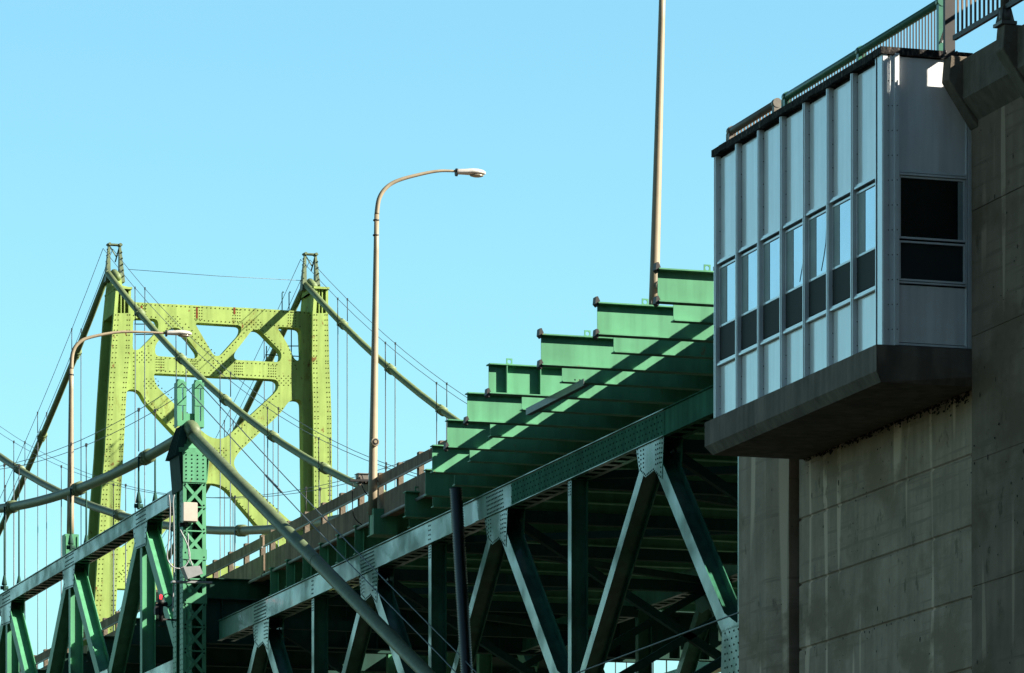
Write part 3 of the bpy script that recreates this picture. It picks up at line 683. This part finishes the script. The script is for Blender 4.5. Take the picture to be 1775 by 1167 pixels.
# ---------------------------------------------------------------- cables
def cable(name, label, path, r, m, bands, hpair, ropes=True, zlow=22.2, hr=.028, rr=.013, wire='wire', sock=False, n=14, rope_h=1.25, rope_end=None):
    t = thing(name, label, 'cable', 'main cables of the two bridges')
    bm = B(); tube(bm, path, r, n); obj('cable', bm, m, t, True)
    def at(s):
        for a, b in zip(path, path[1:]):
            lo, hi = sorted((a[1], b[1]))
            if lo <= s <= hi: q = (s - a[1]) / (b[1] - a[1]); return V(a).lerp(V(b), q)
        return None
    for s in bands:
        p = at(s)
        if p is None: continue
        p2 = at(s + .3) or p; p1 = at(s - .3) or p; d = (p2 - p1).normalized()
        bm = B(); tube(bm, [p - d * .32, p + d * .32], r * 1.25, n)
        for q in (-.3, 0, .3): tube(bm, [p + d * (q - .04), p + d * (q + .04)], r * 1.42, n)
        for q in (-1, 1):
            box(bm, p.x + q * r * 1.3 - .02, p.x + q * r * 1.3 + .02, p.y - .3, p.y + .3, p.z - .05, p.z + .05)
        obj('cable_band', bm, m, t, True)
        if hpair and hpair(s):
            for q in (-1, 1):
                bm = B(); xx = p.x + q * hpair(s); zt = p.z; 
                tube(bm, [(xx, s, zt), (xx, s, zlow)], hr, 6)
                if sock:
                    tube(bm, [(xx, s, zlow + .55), (xx, s, zlow + .25), (xx, s, zlow + .2)], [.04, .10, .10], 10)
                    box(bm, xx - .03, xx + .03, s - .1, s + .1, zlow, zlow + .2); tube(bm, [(xx - .14, s, zlow + .1), (xx + .14, s, zlow + .1)], .07, 8)
                obj('hanger', bm, wire if not sock else 'dgreen', t)
        if ropes:
            bm = B()
            for q in (-1, 1): 
                tube(bm, [(p.x + q * .27, s, p.z + r), (p.x + q * .27, s, p.z + rope_h)], rr * 1.5, 6)
                box(bm, p.x + q * .27 - .03, p.x + q * .27 + .03, s - .06, s + .06, p.z + rope_h - .05, p.z + rope_h + .06)
            obj('rope_post', bm, 'brown', t)
    if ropes:
        for q in (-1, 1):
            bm = B(); ps = [(a[0] + q * .27, a[1], a[2] + rope_h) for a in path]
            tube(bm, ps, rr, 5); obj('hand_rope', bm, wire, t)
    return t
def par(L, s0, s1, z0, z1, k, sign=1, n=26):
    """parabola through (s0,z0) horizontal-ish at s0 with coefficient k"""
    return [(L, s0 + (s1 - s0) * i / n, z0 + k * ((s1 - s0) * i / n) ** 2 + (z1 if z1 else 0) * (s1 - s0) * i / n) for i in range(n + 1)]
# near bridge
near_l = par(35.28, 146.2, 200, 23.88, 0, .0019); 
cable('main_cable', 'thick grey green cable sweeping from the green lattice post towards the left edge', near_l, .165, 'cable', [152.0, 162.3, 173.7, 184.5, 195], lambda s: .27, True, 22.26, .032, .012, sock=True, rope_h=1.5)
near_r = par(46.6, 146.2, 245, 23.9, 0, .00167)
cable('main_cable', 'farther grey green cable sagging behind the lattice post of the near bridge', near_r, .17, 'cable', [152, 162.8, 173.6, 184.4, 195.2, 206, 216.8, 227.6, 238.4], lambda s: .27, True, 22.3, .028, .012, rope_h=1.3)
stay = [(35.28, 146.2 - k * 5.5, 23.88 - k * 5.5 * .392) for k in range(0, 12)]
t = thing('stay_cable', 'thick green cable running down from the lattice post across the truss chord', 'cable', 'main cables of the two bridges')
bm = B(); tube(bm, stay, .19, 18); obj('cable', bm, 'cable', t, True)
for q in (-1, 1):
    bm = B(); xx = 35.28 + q * .28; p = V((xx, 146.2, 25.42)); p2 = V((xx, 118.0, 13.9)); 
    ps = [p.lerp(p2, k / 8) - V((0, 0, .12 * math.sin(math.pi * k / 8))) for k in range(9)] + [V((xx, 100, 6.5))]
    tube(bm, ps, .016, 6)
    if q < 0: tube(bm, [ps[3], ps[3].lerp(ps[4], .5)], .035, 6)
    obj('hand_rope', bm, 'wire', t)
bm = B()
for k in range(3):
    q = .25 + k * .25; p = V(stay[0]).lerp(V(stay[-1]), q); d = (V(stay[1]) - V(stay[0])).normalized()
    tube(bm, [p - d * .03, p + d * .03], .197, 18)
obj('wrap_joint', bm, 'cable', t, True)
# twin bridge cables
SB = 146.2; STW = 259.0; ZTW = 51.0; KT = 27.1 / (STW - SB) ** 2; TSL, TSR = 58.25, 69.45
def twin(L, zt):
    side = [(L, SB + (STW + 1.4 - SB) * i / 30, 23.9 + (zt - 23.9) * (i / 30) ** 2) for i in range(31)]
    main = [(L, STW + 1.4 + 62 * i / 14, zt - .39 * 62 * i / 14 + .00173 * (62 * i / 14) ** 2) for i in range(1, 15)]
    return side, main
bs = [252.6 - 9.4 * k for k in range(11)]; bmn = [268.5 + 9.4 * k for k in range(6)]
for L, zt, w1 in ((TSL, 51.0, 'left'), (TSR, 51.05, 'right')):
    a, b = twin(L, zt)
    cable('main_cable', 'pale green cable dropping towards the viewer from the %s leg of the yellow green tower' % w1, a, .175, 'cabletwin', bs, lambda s: .26, True, 19.2, .027, .016, rope_h=1.35)
    cable('main_cable', 'dark cable falling away behind the %s leg of the yellow green tower' % w1, [a[-1]] + b, .175, 'cabletwin', bmn, lambda s: .26, True, 20, .027, .016, rope_h=1.35)

# ---------------------------------------------------------------- twin bridge tower
tw = thing('bridge_tower', 'tall yellow green riveted steel bridge tower with cross bracing and two legs', 'tower')
def q2(x, y, S=STW): p = pS(x, y, S); return (p.x, p.z)
DEP = 2.9
def leg(edges, head_y):
    """edges: list of (y, xl, xr) down the front face"""
    bm = B()
    for (ya, la, ra), (yb, lb, rb) in zip(edges, edges[1:]):
        A = [q2(la, ya), q2(ra, ya)]; Bq = [q2(lb, yb), q2(rb, yb)]
        for f0, y_0, y_1 in ((0, 0, .32), (0, DEP - .32, DEP), (.64, .32, DEP - .32)):
            ta, tb = A[0][0] * (1 - f0) + A[1][0] * f0, Bq[0][0] * (1 - f0) + Bq[1][0] * f0
            hexa(bm, [V((ta, STW + y_0, A[0][1])), V((A[1][0], STW + y_0, A[1][1])), V((Bq[1][0], STW + y_0, Bq[1][1])), V((tb, STW + y_0, Bq[0][1]))],
                 [V((ta, STW + y_1, A[0][1])), V((A[1][0], STW + y_1, A[1][1])), V((Bq[1][0], STW + y_1, Bq[1][1])), V((tb, STW + y_1, Bq[0][1]))])
    # cover plates and rivet lines
    (ya, la, ra), (yb, lb, rb) = edges[0], edges[-1]
    for f in (.10, .27, .80, .93):
        for (y0, l0, r0), (y1, l1, r1) in zip(edges, edges[1:]):
            if y0 > 1150: continue
            y1c = min(y1, 1160); fr = (y1c - y0) / (y1 - y0); l1 = l0 + (l1 - l0) * fr; r1 = r0 + (r1 - r0) * fr
            p = q2(l0 + (r0 - l0) * f, y0 + 3); p2 = q2(l1 + (r1 - l1) * f, y1c - 1)
            rline(bm, (p[0], STW - .002, p[1]), (p2[0], STW - .002, p2[1]), .27, (0, -1, 0), .038)
    return obj('leg', bm, ['tower', 'towerrivet'], tw)
leg([(543, 197.5, 227), (600, 193, 226), (690, 187, 219), (780, 182, 214.5), (875, 174.5, 208.5), (1004, 167, 204), (1400, 143, 184), (2130, 98, 146)], 0)
leg([(543, 542, 569), (627, 541, 571), (723, 543, 575), (868, 544.5, 576), (1100, 546, 580), (2130, 556, 600)], 0)
def head(xl, xr, yt, cx):
    bm = B(); a = q2(xl, 543); b = q2(xr, 543); zt = q2(cx, yt)[1]; zm = q2(cx, 500)[1]; zn = q2(cx, yt + 18)[1]
    w = b[0] - a[0]; c = q2(cx, yt)[0]
    def ringp(x0, x1, s0, s1, z): return [V((x0, s0, z)), V((x1, s0, z)), V((x1, s1, z)), V((x0, s1, z))]
    # recessed niche: back wall, two cheeks, ribs
    z0 = a[1]
    hexa(bm, ringp(a[0], b[0], STW + .45, STW + DEP, z0), ringp(a[0] + .12, b[0] + .02, STW + .45, STW + DEP - .1, zm))
    hexa(bm, ringp(a[0], a[0] + .2, STW, STW + .45, z0), ringp(a[0] + .12, a[0] + .3, STW + .05, STW + .45, zm))
    hexa(bm, ringp(b[0] - .14, b[0], STW, STW + .45, z0), ringp(b[0] - .12, b[0] + .02, STW + .05, STW + .45, zm))
    for q in (.42, .62): box(bm, a[0] + w * q, a[0] + w * q + .05, STW + .08, STW + .45, z0, zm)
    box(bm, a[0] + .05, b[0] + .06, STW - .06, STW + .5, zm - .02, zm + .1)
    box(bm, a[0] + .1, b[0] + .02, STW + .5, STW + DEP - .1, zm, zm + .12)
    hexa(bm, ringp(a[0] + .14, b[0] - .0, STW + .1, STW + DEP - .1, zm + .1), ringp(c - .32, c + .3, STW + .75, STW + 2.1, zn))
    hexa(bm, ringp(c - .32, c + .3, STW + .75, STW + 2.1, zn), ringp(c - .27, c + .27, STW + .9, STW + 1.9, zt - .1))
    for g in range(6): rline(bm, (a[0] + .13 + .02 * g, STW + DEP - .2 - g * .4, z0 + .2), (a[0] + .13, STW + DEP - .2 - g * .4, zm - .1), .3, (-1, 0, 0), .035)
    obj('saddle_housing', bm, ['tower', 'towerrivet'], tw)
    bm = B(); ps = [(c, STW + 1.4 + d, zt + .08 - abs(d) * (.36 if d > 0 else .45) + .12) for d in (-.9, -.5, 0, .5, .9)]; tube(bm, ps, [.19, .22, .23, .22, .19], 12)
    obj('saddle', bm, 'cabletwin', tw, True)
    bm = B(); zp = zt + 1.72
    for q in (-1, 1):
        f = c + q * .40; g_ = c + q * .30; y_ = STW + 1.4
        hexa(bm, [V((f - .14, y_ - .3, zt - .3)), V((f + .14, y_ - .3, zt - .3)), V((f + .14, y_ + .3, zt - .3)), V((f - .14, y_ + .3, zt - .3))],
             [V((g_ - .05, y_ - .1, zp)), V((g_ + .05, y_ - .1, zp)), V((g_ + .05, y_ + .1, zp)), V((g_ - .05, y_ + .1, zp))])
        for z in range(5): bar(bm, (c + q * (.47 - .02 * z), STW + 1.0 + z * .05, zt + z * .33), (c + q * (.46 - .02 * z), STW + 1.75 - z * .05, zt + .2 + z * .33), (1, 0, 0), .04, .06)
        tube(bm, [(c + q * .3, STW + 1.15, zp + .04), (c + q * .3, STW + 1.65, zp + .04)], .08, 8)
    box(bm, c - .42, c + .42, STW + 1.2, STW + 1.6, zp, zp + .07)
    bar(bm, (c - .3, STW + 1.4, zp), (c + .1, STW + 1.4, zp - .6), (0, 1, 0), .05, .06); bar(bm, (c + .3, STW + 1.4, zp), (c + .05, STW + 1.4, zp - .9), (0, 1, 0), .05, .07)
    obj('rope_frame', bm, 'cable', tw)
    for q in (-1, 1):   # hand ropes lifted over the frame
        bm = B(); tube(bm, [(c + q * .27, STW + 1.4, zp + .1), (c + q * .27, STW - 6.4, zt + .35 - .0)], .016, 5)
        bm.free()
head(197.5, 227, 472, 208); head(542, 569, 488, 549)
# bracing plate with traced openings, set .6 m behind the leg face
SBR = STW + .6
def q3(p): return q2(p[0], p[1], SBR)
outer = [(215, 523), (450, 535), (541, 541), (543, 700), (545, 1032), (200, 1020), (200, 900), (215, 700)]
holes = [
    ([(231, 551), (274, 553), (275, 572), (242, 606), (230, 608)], 9),
    ([(295, 568), (311, 568), (344, 612), (341, 622), (269, 617), (269, 598)], 8),
    ([(337, 559), (419, 564), (418, 577), (382, 617), (371, 617)], 8),
    ([(438, 571), (450, 572), (489, 612), (486, 628), (407, 624), (405, 614)], 8),
    ([(479, 566), (522, 569), (524, 624), (512, 626), (497, 594)], 9),
    ([(266, 647), (483, 658), (483, 675), (405, 747), (388, 761), (368, 760), (350, 748), (270, 668)], [6, 12, 12, 20, 12, 12, 20, 12]),
    ([(219, 675), (241, 675), (252, 696), (302, 750), (354, 797), (358, 815), (344, 835), (290, 880), (240, 925), (205, 955)], [10, 14, 10, 0, 14, 14, 14, 0, 0, 14]),
    ([(524, 693), (503, 692), (487, 716), (412, 786), (404, 803), (412, 819), (484, 886), (527, 925)], [10, 14, 10, 12, 12, 12, 0, 10]),
    ([(352, 836), (388, 841), (410, 868), (444, 908), (505, 968), (500, 985), (252, 975), (255, 958), (330, 868)], [20, 20, 8, 0, 10, 10, 10, 10, 8]),
]
loops = [[q3(p) for p in outer]] + [[q3(p) for p in rounded(h, r)] for h, r in holes]
bm = plate(loops, SBR, SBR + .75)
def rv(x0, y0, x1, y1, st=.24, r=.04): a = q3((x0, y0)); b = q3((x1, y1)); rline(bm, (a[0], SBR - .002, a[1]), (b[0], SBR - .002, b[1]), st, (0, -1, 0), r)
for l in ((232, 527, 535, 543), (232, 547, 270, 550), (340, 555, 420, 560), (425, 562, 520, 566), (272, 620, 400, 627), (400, 628, 480, 632), (272, 643, 400, 648), (400, 649, 478, 653),
          (246, 610, 290, 570), (232, 612, 232, 672), (317, 568, 366, 615), (322, 562, 372, 612), (384, 620, 428, 572), (456, 574, 492, 612), (500, 600, 514, 640),
          (252, 690, 350, 785), (275, 668, 352, 742), (408, 752, 484, 682), (410, 783, 490, 708), (392, 845, 440, 900), (415, 825, 480, 882), (300, 880, 245, 925), (235, 960, 205, 1000), (215, 960, 235, 935)): rv(*l)
for (x0, x1, y) in ((241, 253, 530), (338, 350, 533), (404, 416, 537), (500, 512, 541)):
    for q in range(5): rv(x0, y + q * 5, x1, y + q * 5 + .4, .12, .035)
for (x0, x1, y) in ((271, 284, 623), (331, 342, 626), (407, 420, 630), (466, 478, 634)):
    for q in range(5): rv(x0, y + q * 4.6, x1, y + q * 4.6 + .4, .12, .035)
for (cx, cy) in ((250, 620), (300, 557), (378, 638), (440, 563), (262, 665), (492, 660), (380, 785), (225, 985), (215, 1000)):
    for a in range(-3, 4):
        for b in range(-2, 3):
            if (a + b) % 2 == 0: rv(cx + a * 4, cy + b * 4, cx + a * 4 + .1, cy + b * 4, .3, .035)
obj('cross_bracing', bm, ['tower', 'towerrivet'], tw)
bm = B()   # raised splice plates and rust streaks
for (x, y0, y1) in ((340, 532, 552), (405, 533, 545), (244, 530, 540)):
    a = q3((x, y0)); b = q3((x + 3, y1)); box(bm, a[0], b[0], SBR - .012, SBR - .001, b[1], a[1])
obj('rust_patch', bm, 'rust', tw)
bm = B()   # maintenance ladder hooks and small platform behind the upper bracing
for x in (489, 501):
    a = q2(x, 538, STW + 1.5); b = q2(x, 508, STW + 1.5); tube(bm, [(a[0], STW + 1.5, a[1] - .2), (b[0], STW + 1.5, b[1]), (b[0] + .05, STW + 1.5, b[1] + .08), (b[0] + .1, STW + 1.5, b[1] + .02)], .03, 6)
for (x0, y0, x1, y1) in ((233, 562, 268, 562), (233, 580, 265, 580), (485, 572, 485, 650), (505, 572, 505, 650), (462, 600, 462, 622), (460, 615, 520, 618), (485, 600, 520, 600)):
    a = q2(x0, y0, STW + 2.4); b = q2(x1, y1, STW + 2.4); tube(bm, [(a[0], STW + 2.4, a[1]), (b[0], STW + 2.4, b[1] + .001)], .03, 6)
obj('access_rail', bm, 'dgreen', tw)
bm = B(); a = q2(222, 467, STW + 1.4); b = q2(533, 487, STW + 1.4); m_ = ((a[0] + b[0]) / 2, (a[1] + b[1]) / 2 - .05)
tube(bm, [(a[0], STW + 1.4, a[1]), (m_[0], STW + 1.4, m_[1]), (b[0], STW + 1.4, b[1])], .015, 5)
tag(obj('cross_wire', bm, 'wire'), 'thin wire strung level between the tops of the yellow green tower legs', 'wire')
# twin road truss, seen only in the gap under the near deck
tt = thing('stiffening_truss', 'pale green truss of the other bridge glimpsed through the gap under the dark deck', 'bridge span')
for L in (58.25,):
    bm = B(); box(bm, L - .25, L + .25, 147, 259, 18.85, 19.3); obj('top_chord', bm, 'green', tt)
    for k in range(0, 11):
        s = 158.6 + 9.4 * k
        bm = B(); member(bm, (L, s, 18.85), (L, s, 14.6), .42, .3); obj('vertical', bm, 'green', tt)
        bm = B(); member(bm, (L, s, 18.85), (L, s + 4.7, 14.6), .42, .42); obj('diagonal', bm, 'green', tt)
    bm = B(); box(bm, L - .25, L + .25, 147, 259, 14.2, 14.6); obj('bottom_chord', bm, 'green', tt)
bm = B(); box(bm, 59.5, 68.2, 147, 259, 15.2, 15.6); obj('deck_slab', bm, 'parapet', tt)

# ---------------------------------------------------------------- street lamps
def lamp(label, base, top, rb, rt, arm_pts, head, arm_r, hl=None):
    t = thing('street_lamp', label, 'street lamp', 'tan street lamps along the bridge')
    bm = B(); b = V(base); a = V(top)
    n = 8; pts = [b.lerp(a, k / n) for k in range(n + 1)]
    tube(bm, pts, [rb + (rt - rb) * k / n for k in range(n + 1)], 16)
    obj('pole', bm, 'pole', t, True)
    if arm_pts:
        ctrl = [V(p) for p in arm_pts]; out = []
        P = [ctrl[0]] + ctrl + [ctrl[-1]]
        for i in range(1, len(P) - 2):
            for k in range(6):
                u = k / 6; p0, p1, p2, p3 = P[i - 1:i + 3]
                out.append(.5 * ((2 * p1) + (-p0 + p2) * u + (2 * p0 - 5 * p1 + 4 * p2 - p3) * u * u + (-p0 + 3 * p1 - 3 * p2 + p3) * u ** 3))
        out.append(ctrl[-1]); m = len(out)
        bm = B(); tube(bm, out, [rt + (arm_r - rt) * k / (m - 1) for k in range(m)], 14); obj('arm', bm, 'pole', t, True)
    if head:
        h = V(head); l = hl; bm = B()
        st = [(0, .075, .08, 0), (.06, .10, .10, 0), (.3, .12, .11, .01), (.5, .19, .12, .02), (.72, .20, .12, .02), (.9, .16, .09, .02), (1, .05, .05, .02)]
        rings = []
        for f, wy, hz, dz in st:
            r = []
            for k in range(12):
                an = k * math.pi / 6; zz = math.sin(an); r.append(bm.verts.new(h + V((f * l, wy * math.cos(an), dz + (hz if zz > 0 else hz * .55) * zz))))
            rings.append(r)
        for q, r in zip(rings, rings[1:]):
            for k in range(12): bm.faces.new((q[k], q[(k + 1) % 12], r[(k + 1) % 12], r[k])).smooth = True
        bm.faces.new(rings[0]); bm.faces.new(rings[-1][::-1]); hd = obj('lamp_head', bm, 'lamp', t)
        bm = B(); rings = []
        for j in range(4):
            an = j * math.pi / 6.2
            rings.append([bm.verts.new(h + V((l * .70 + l * .25 * math.cos(an) * math.cos(k * math.pi / 6), .16 * math.cos(an) * math.sin(k * math.pi / 6), -.045 - .06 * math.sin(an)))) for k in range(12)])
        for q, r in zip(rings, rings[1:]):
            for k in range(12): bm.faces.new((q[k], q[(k + 1) % 12], r[(k + 1) % 12], r[k])).smooth = True
        bm.faces.new(rings[-1]); bm.faces.new(rings[0]); obj('lamp_lens', bm, 'lens', hd)
        bm = B(); tube(bm, [h + V((-.02, 0, 0)), h + V((.03, 0, 0))], .115, 12); obj('collar', bm, 'brown', hd)
    return t
def sp(x, y, S): return tuple(pS(x, y, S))
S2 = 133.0
l2 = lamp('tan street lamp with a bent arm on the deck edge, middle of the three lamps', sp(645.5, 893, S2), sp(653, 372, S2), .135, .07,
     [sp(653, 372, S2), sp(657, 345, S2), sp(669, 326, S2), sp(690, 313, S2), sp(730, 302, S2), sp(762, 296.5, S2), sp(791, 297, S2)], sp(791, 299, S2), .035, .87)
S1_ = 163.7
l1 = lamp('smaller tan street lamp standing on the green truss chord left of the yellow tower', sp(122, 925, S1_), sp(123.5, 640, S1_), .13, .075,
     [sp(123.5, 640, S1_), sp(126, 612, S1_), sp(136, 595, S1_), sp(156, 585, S1_), sp(205, 576, S1_), sp(250, 576, S1_), sp(289, 578, S1_)], sp(288, 578, S1_), .035, .9)
S3_ = 109.0
l3 = lamp('tall tan lamp pole rising behind the stepped beams and out of the picture', sp(1132.5, 560, S3_), sp(1149, -40, S3_), .125, .075,
     [sp(1149, -40, S3_), sp(1152, -62, S3_), sp(1166, -84, S3_), sp(1195, -98, S3_), sp(1250, -112, S3_), sp(1300, -116, S3_), sp(1340, -115, S3_)], sp(1340, -115, S3_), .035, .87)
def ring(p, r, parent, name='hand_hole'):
    bm = B(); p = V(p); tube(bm, [p + V((0, .05, 0)), p + V((0, -.05, 0)), p + V((0, -.1, 0))], [r, r, r * .9], 14); tube(bm, [p + V((0, -.09, 0)), p + V((0, -.11, 0))], r * .7, 12, 1); tube(bm, [p + V((0, -.1, 0)), p + V((0, -.125, 0))], r * .35, 10, 0)
    obj(name, bm, ['pole', 'black'], parent)
ring(pS(647, 768, S2) + V((0, -.13, 0)), .125, l2); ring(pS(1138, 497, S3_) + V((0.03, -.12, 0)), .12, l3)
for (l, S, x, y) in ((l2, S2, 652, 382), (l2, S2, 651.5, 408), (l1, S1_, 123.5, 650)):
    bm = B(); p = pS(x, y, S); tube(bm, [p + V((0, 0, -.02)), p + V((0, 0, .02))], .088, 14); obj('joint_band', bm, 'brown', l)
bm = B(); p = pS(122, 925, S1_); box(bm, p.x - .24, p.x + .24, S1_ - .25, S1_ + .25, 22.26, 22.98)
for dx in (-.2, .2): hexa(bm, [V((p.x + dx - .02, S1_ - .28, 22.0)), V((p.x + dx + .02, S1_ - .28, 22.0)), V((p.x + dx + .02, S1_ + .28, 22.0)), V((p.x + dx - .02, S1_ + .28, 22.0))], [V((p.x + dx - .02, S1_ - .28, 22.9)), V((p.x + dx + .02, S1_ - .28, 22.9)), V((p.x + dx + .02, S1_ + .1, 23.0)), V((p.x + dx - .02, S1_ + .1, 23.0))])
obj('base', bm, 'green', l1)

# ---------------------------------------------------------------- small equipment
t = thing('electrical_cabinet', 'cream metal junction box fixed to the green lattice post', 'electrical box')
bm = B(); z = 20.95; box(bm, 34.86, 35.30, 145.22, 145.5, z, z + .60); bmesh.ops.bevel(bm, geom=bm.edges[:], offset=.015, segments=2, affect='EDGES'); obj('box', bm, 'box', t)
bm = B(); box(bm, 34.86, 35.30, 145.2, 145.217, z + .02, z + .58); obj('door', bm, 'box', t)
bm = B(); box(bm, 34.80, 35.1, 145.5, 145.56, z - .12, z); tube(bm, [(35.0, 145.4, z), (35.0, 145.4, z - .12)], .05, 8); obj('bracket', bm, 'brown', t)
def wires(name, label, runs, r, m):
    bm = B()
    for run in runs:
        ctrl = [V(p) for p in run]; out = []; P = [ctrl[0]] + ctrl + [ctrl[-1]]
        for i in range(1, len(P) - 2):
            for k in range(6):
                u = k / 6; p0, p1, p2, p3 = P[i - 1:i + 3]
                out.append(.5 * ((2 * p1) + (-p0 + p2) * u + (2 * p0 - 5 * p1 + 4 * p2 - p3) * u * u + (-p0 + 3 * p1 - 3 * p2 + p3) * u ** 3))
        out.append(ctrl[-1]); tube(bm, out, r, 6)
    return tag(obj(name, bm, m, None, True), label, 'cable')
E = 145.15
wires('power_cable', 'loose grey cables looping down the green lattice post below the cream box', [
    [sp(293, 858, E), sp(295, 890, E), sp(292, 940, E), sp(290, 968, E), sp(300, 983, E), sp(312, 986, E)],
    [sp(302, 858, E), sp(300, 870, E), sp(301, 900, E), sp(302, 980, E), sp(299, 1060, E)],
    [sp(312, 918, E), sp(325, 945, E), sp(329, 965, E), sp(322, 980, E), sp(314, 985, E)],
    [sp(326, 925, E), sp(327, 960, E), sp(334, 982, E)]], .022, 'grey')
t = thing('flood_light', 'grey floodlight on a bracket at the foot of the lattice post beside the parapet', 'floodlight')
bm = B(); a = pS(314, 985, 145.0); hexa(bm, [V((a.x, 144.7, a.z)), V((a.x + .52, 144.7, a.z + .06)), V((a.x + .62, 144.7, a.z - .18)), V((a.x + .15, 144.7, a.z - .36))], [V((a.x, 145.1, a.z)), V((a.x + .52, 145.1, a.z + .06)), V((a.x + .62, 145.1, a.z - .18)), V((a.x + .15, 145.1, a.z - .36))])
obj('housing', bm, 'grey', t)
bm = B(); b = pS(303, 1009, 145.0); bar(bm, (b.x - .1, 145, b.z), (b.x + 1.15, 145, b.z + .02), (0, 1, 0), .25, .06); bar(bm, (b.x + .45, 145, b.z + .02), (b.x + .38, 145, b.z + .3), (0, 1, 0), .1, .06); obj('bracket', bm, 'grey', t)
t = thing('signal_lamp', 'small lit red navigation lamp on a dark bracket left of the lattice post', 'signal lamp')
bm = B(); c = pS(279, 1035, 145.3); tube(bm, [c - V((0, 0, .07)), c + V((0, 0, .03)), c + V((0, 0, .08))], [.04, .045, .02], 10); obj('lens', bm, 'red', t, True)
bm = B(); tube(bm, [c - V((0, 0, .25)), c - V((0, 0, .08))], .11, 12); tube(bm, [c - V((0, 0, .75)), c - V((0, 0, .25))], .07, 10)
tube(bm, [c + V((-.16, 0, -.28)), c + V((.2, 0, -.2))], .06, 8); box(bm, c.x - .2, c.x - .08, 145.2, 145.4, c.z - .55, c.z - .3)
bar(bm, c + V((0, 0, -.68)), c + V((.5, .1, -.68)), (0, 0, 1), .05, .05)
R = [c + V((.2 + .17 * math.cos(k * math.pi / 8), -.05, -.1 + .2 * math.sin(k * math.pi / 8))) for k in range(17)]; tube(bm, R, .018, 6, 0, False)
obj('bracket', bm, 'black', t)
# drainage pipe, corrugated
bm = B(); pa = pL(790, 848, 35.62); pb = pL(811, 1200, 35.62); n = 80; pts = []; rr = []
for k in range(n * 2):
    pts.append(pa.lerp(pb, k / (n * 2 - 1))); rr.append(.17 if k % 2 == 0 else .135)
tube(bm, pts, rr, 14); o = obj('drain_pipe', bm, 'pipe'); tag(o, 'black corrugated plastic drain pipe hanging in front of the truss chord', 'pipe')
# camera box on the parapet
t = thing('sensor_box', 'small grey equipment box with a dark arm on the parapet beside the middle lamp', 'equipment box')
a = pS(618, 823, 134.5); bm = B(); box(bm, a.x, a.x + .3, 134.3, 134.6, a.z - .25, a.z); box(bm, a.x - .03, a.x + .33, 134.27, 134.63, a.z, a.z + .02); obj('box', bm, 'railbrown', t)
bm = B(); bar(bm, a + V((-.28, -.3, -.22)), a + V((.3, -.3, -.2)), (0, 1, 0), .1, .06); tube(bm, [a + V((-.05, -.25, -.2)), a + V((.0, -.25, .0)), a + V((.1, -.25, -.06)), a + V((.18, -.25, -.3))], .02, 6); obj('arm', bm, 'black', t)
wires('power_cable', 'thin black cable dangling over the brown parapet below the equipment box', [
    [sp(612, 838, 134.2), sp(611, 865, 134.2), sp(612, 890, 134.2), sp(618, 902, 134.2), sp(628, 910, 134.2)],
    [sp(625, 836, 134.2), sp(631, 850, 134.2), sp(640, 862, 134.2)],
    [sp(650, 826, 133.2), sp(658, 838, 133.2), sp(668, 838, 133.2), sp(674, 830, 133.2)]], .015, 'black')
# guy wire low right, across the truss
bm = B(); a = pL(1000, 1167, 35.6); b = pL(1278, 1063, 35.6); tube(bm, [a + (a - b) * .6, a, b, b + (b - a) * .05], .018, 6)
tag(obj('guy_wire', bm, 'wire'), 'thin steel wire crossing the lower truss diagonals towards the pier', 'wire')
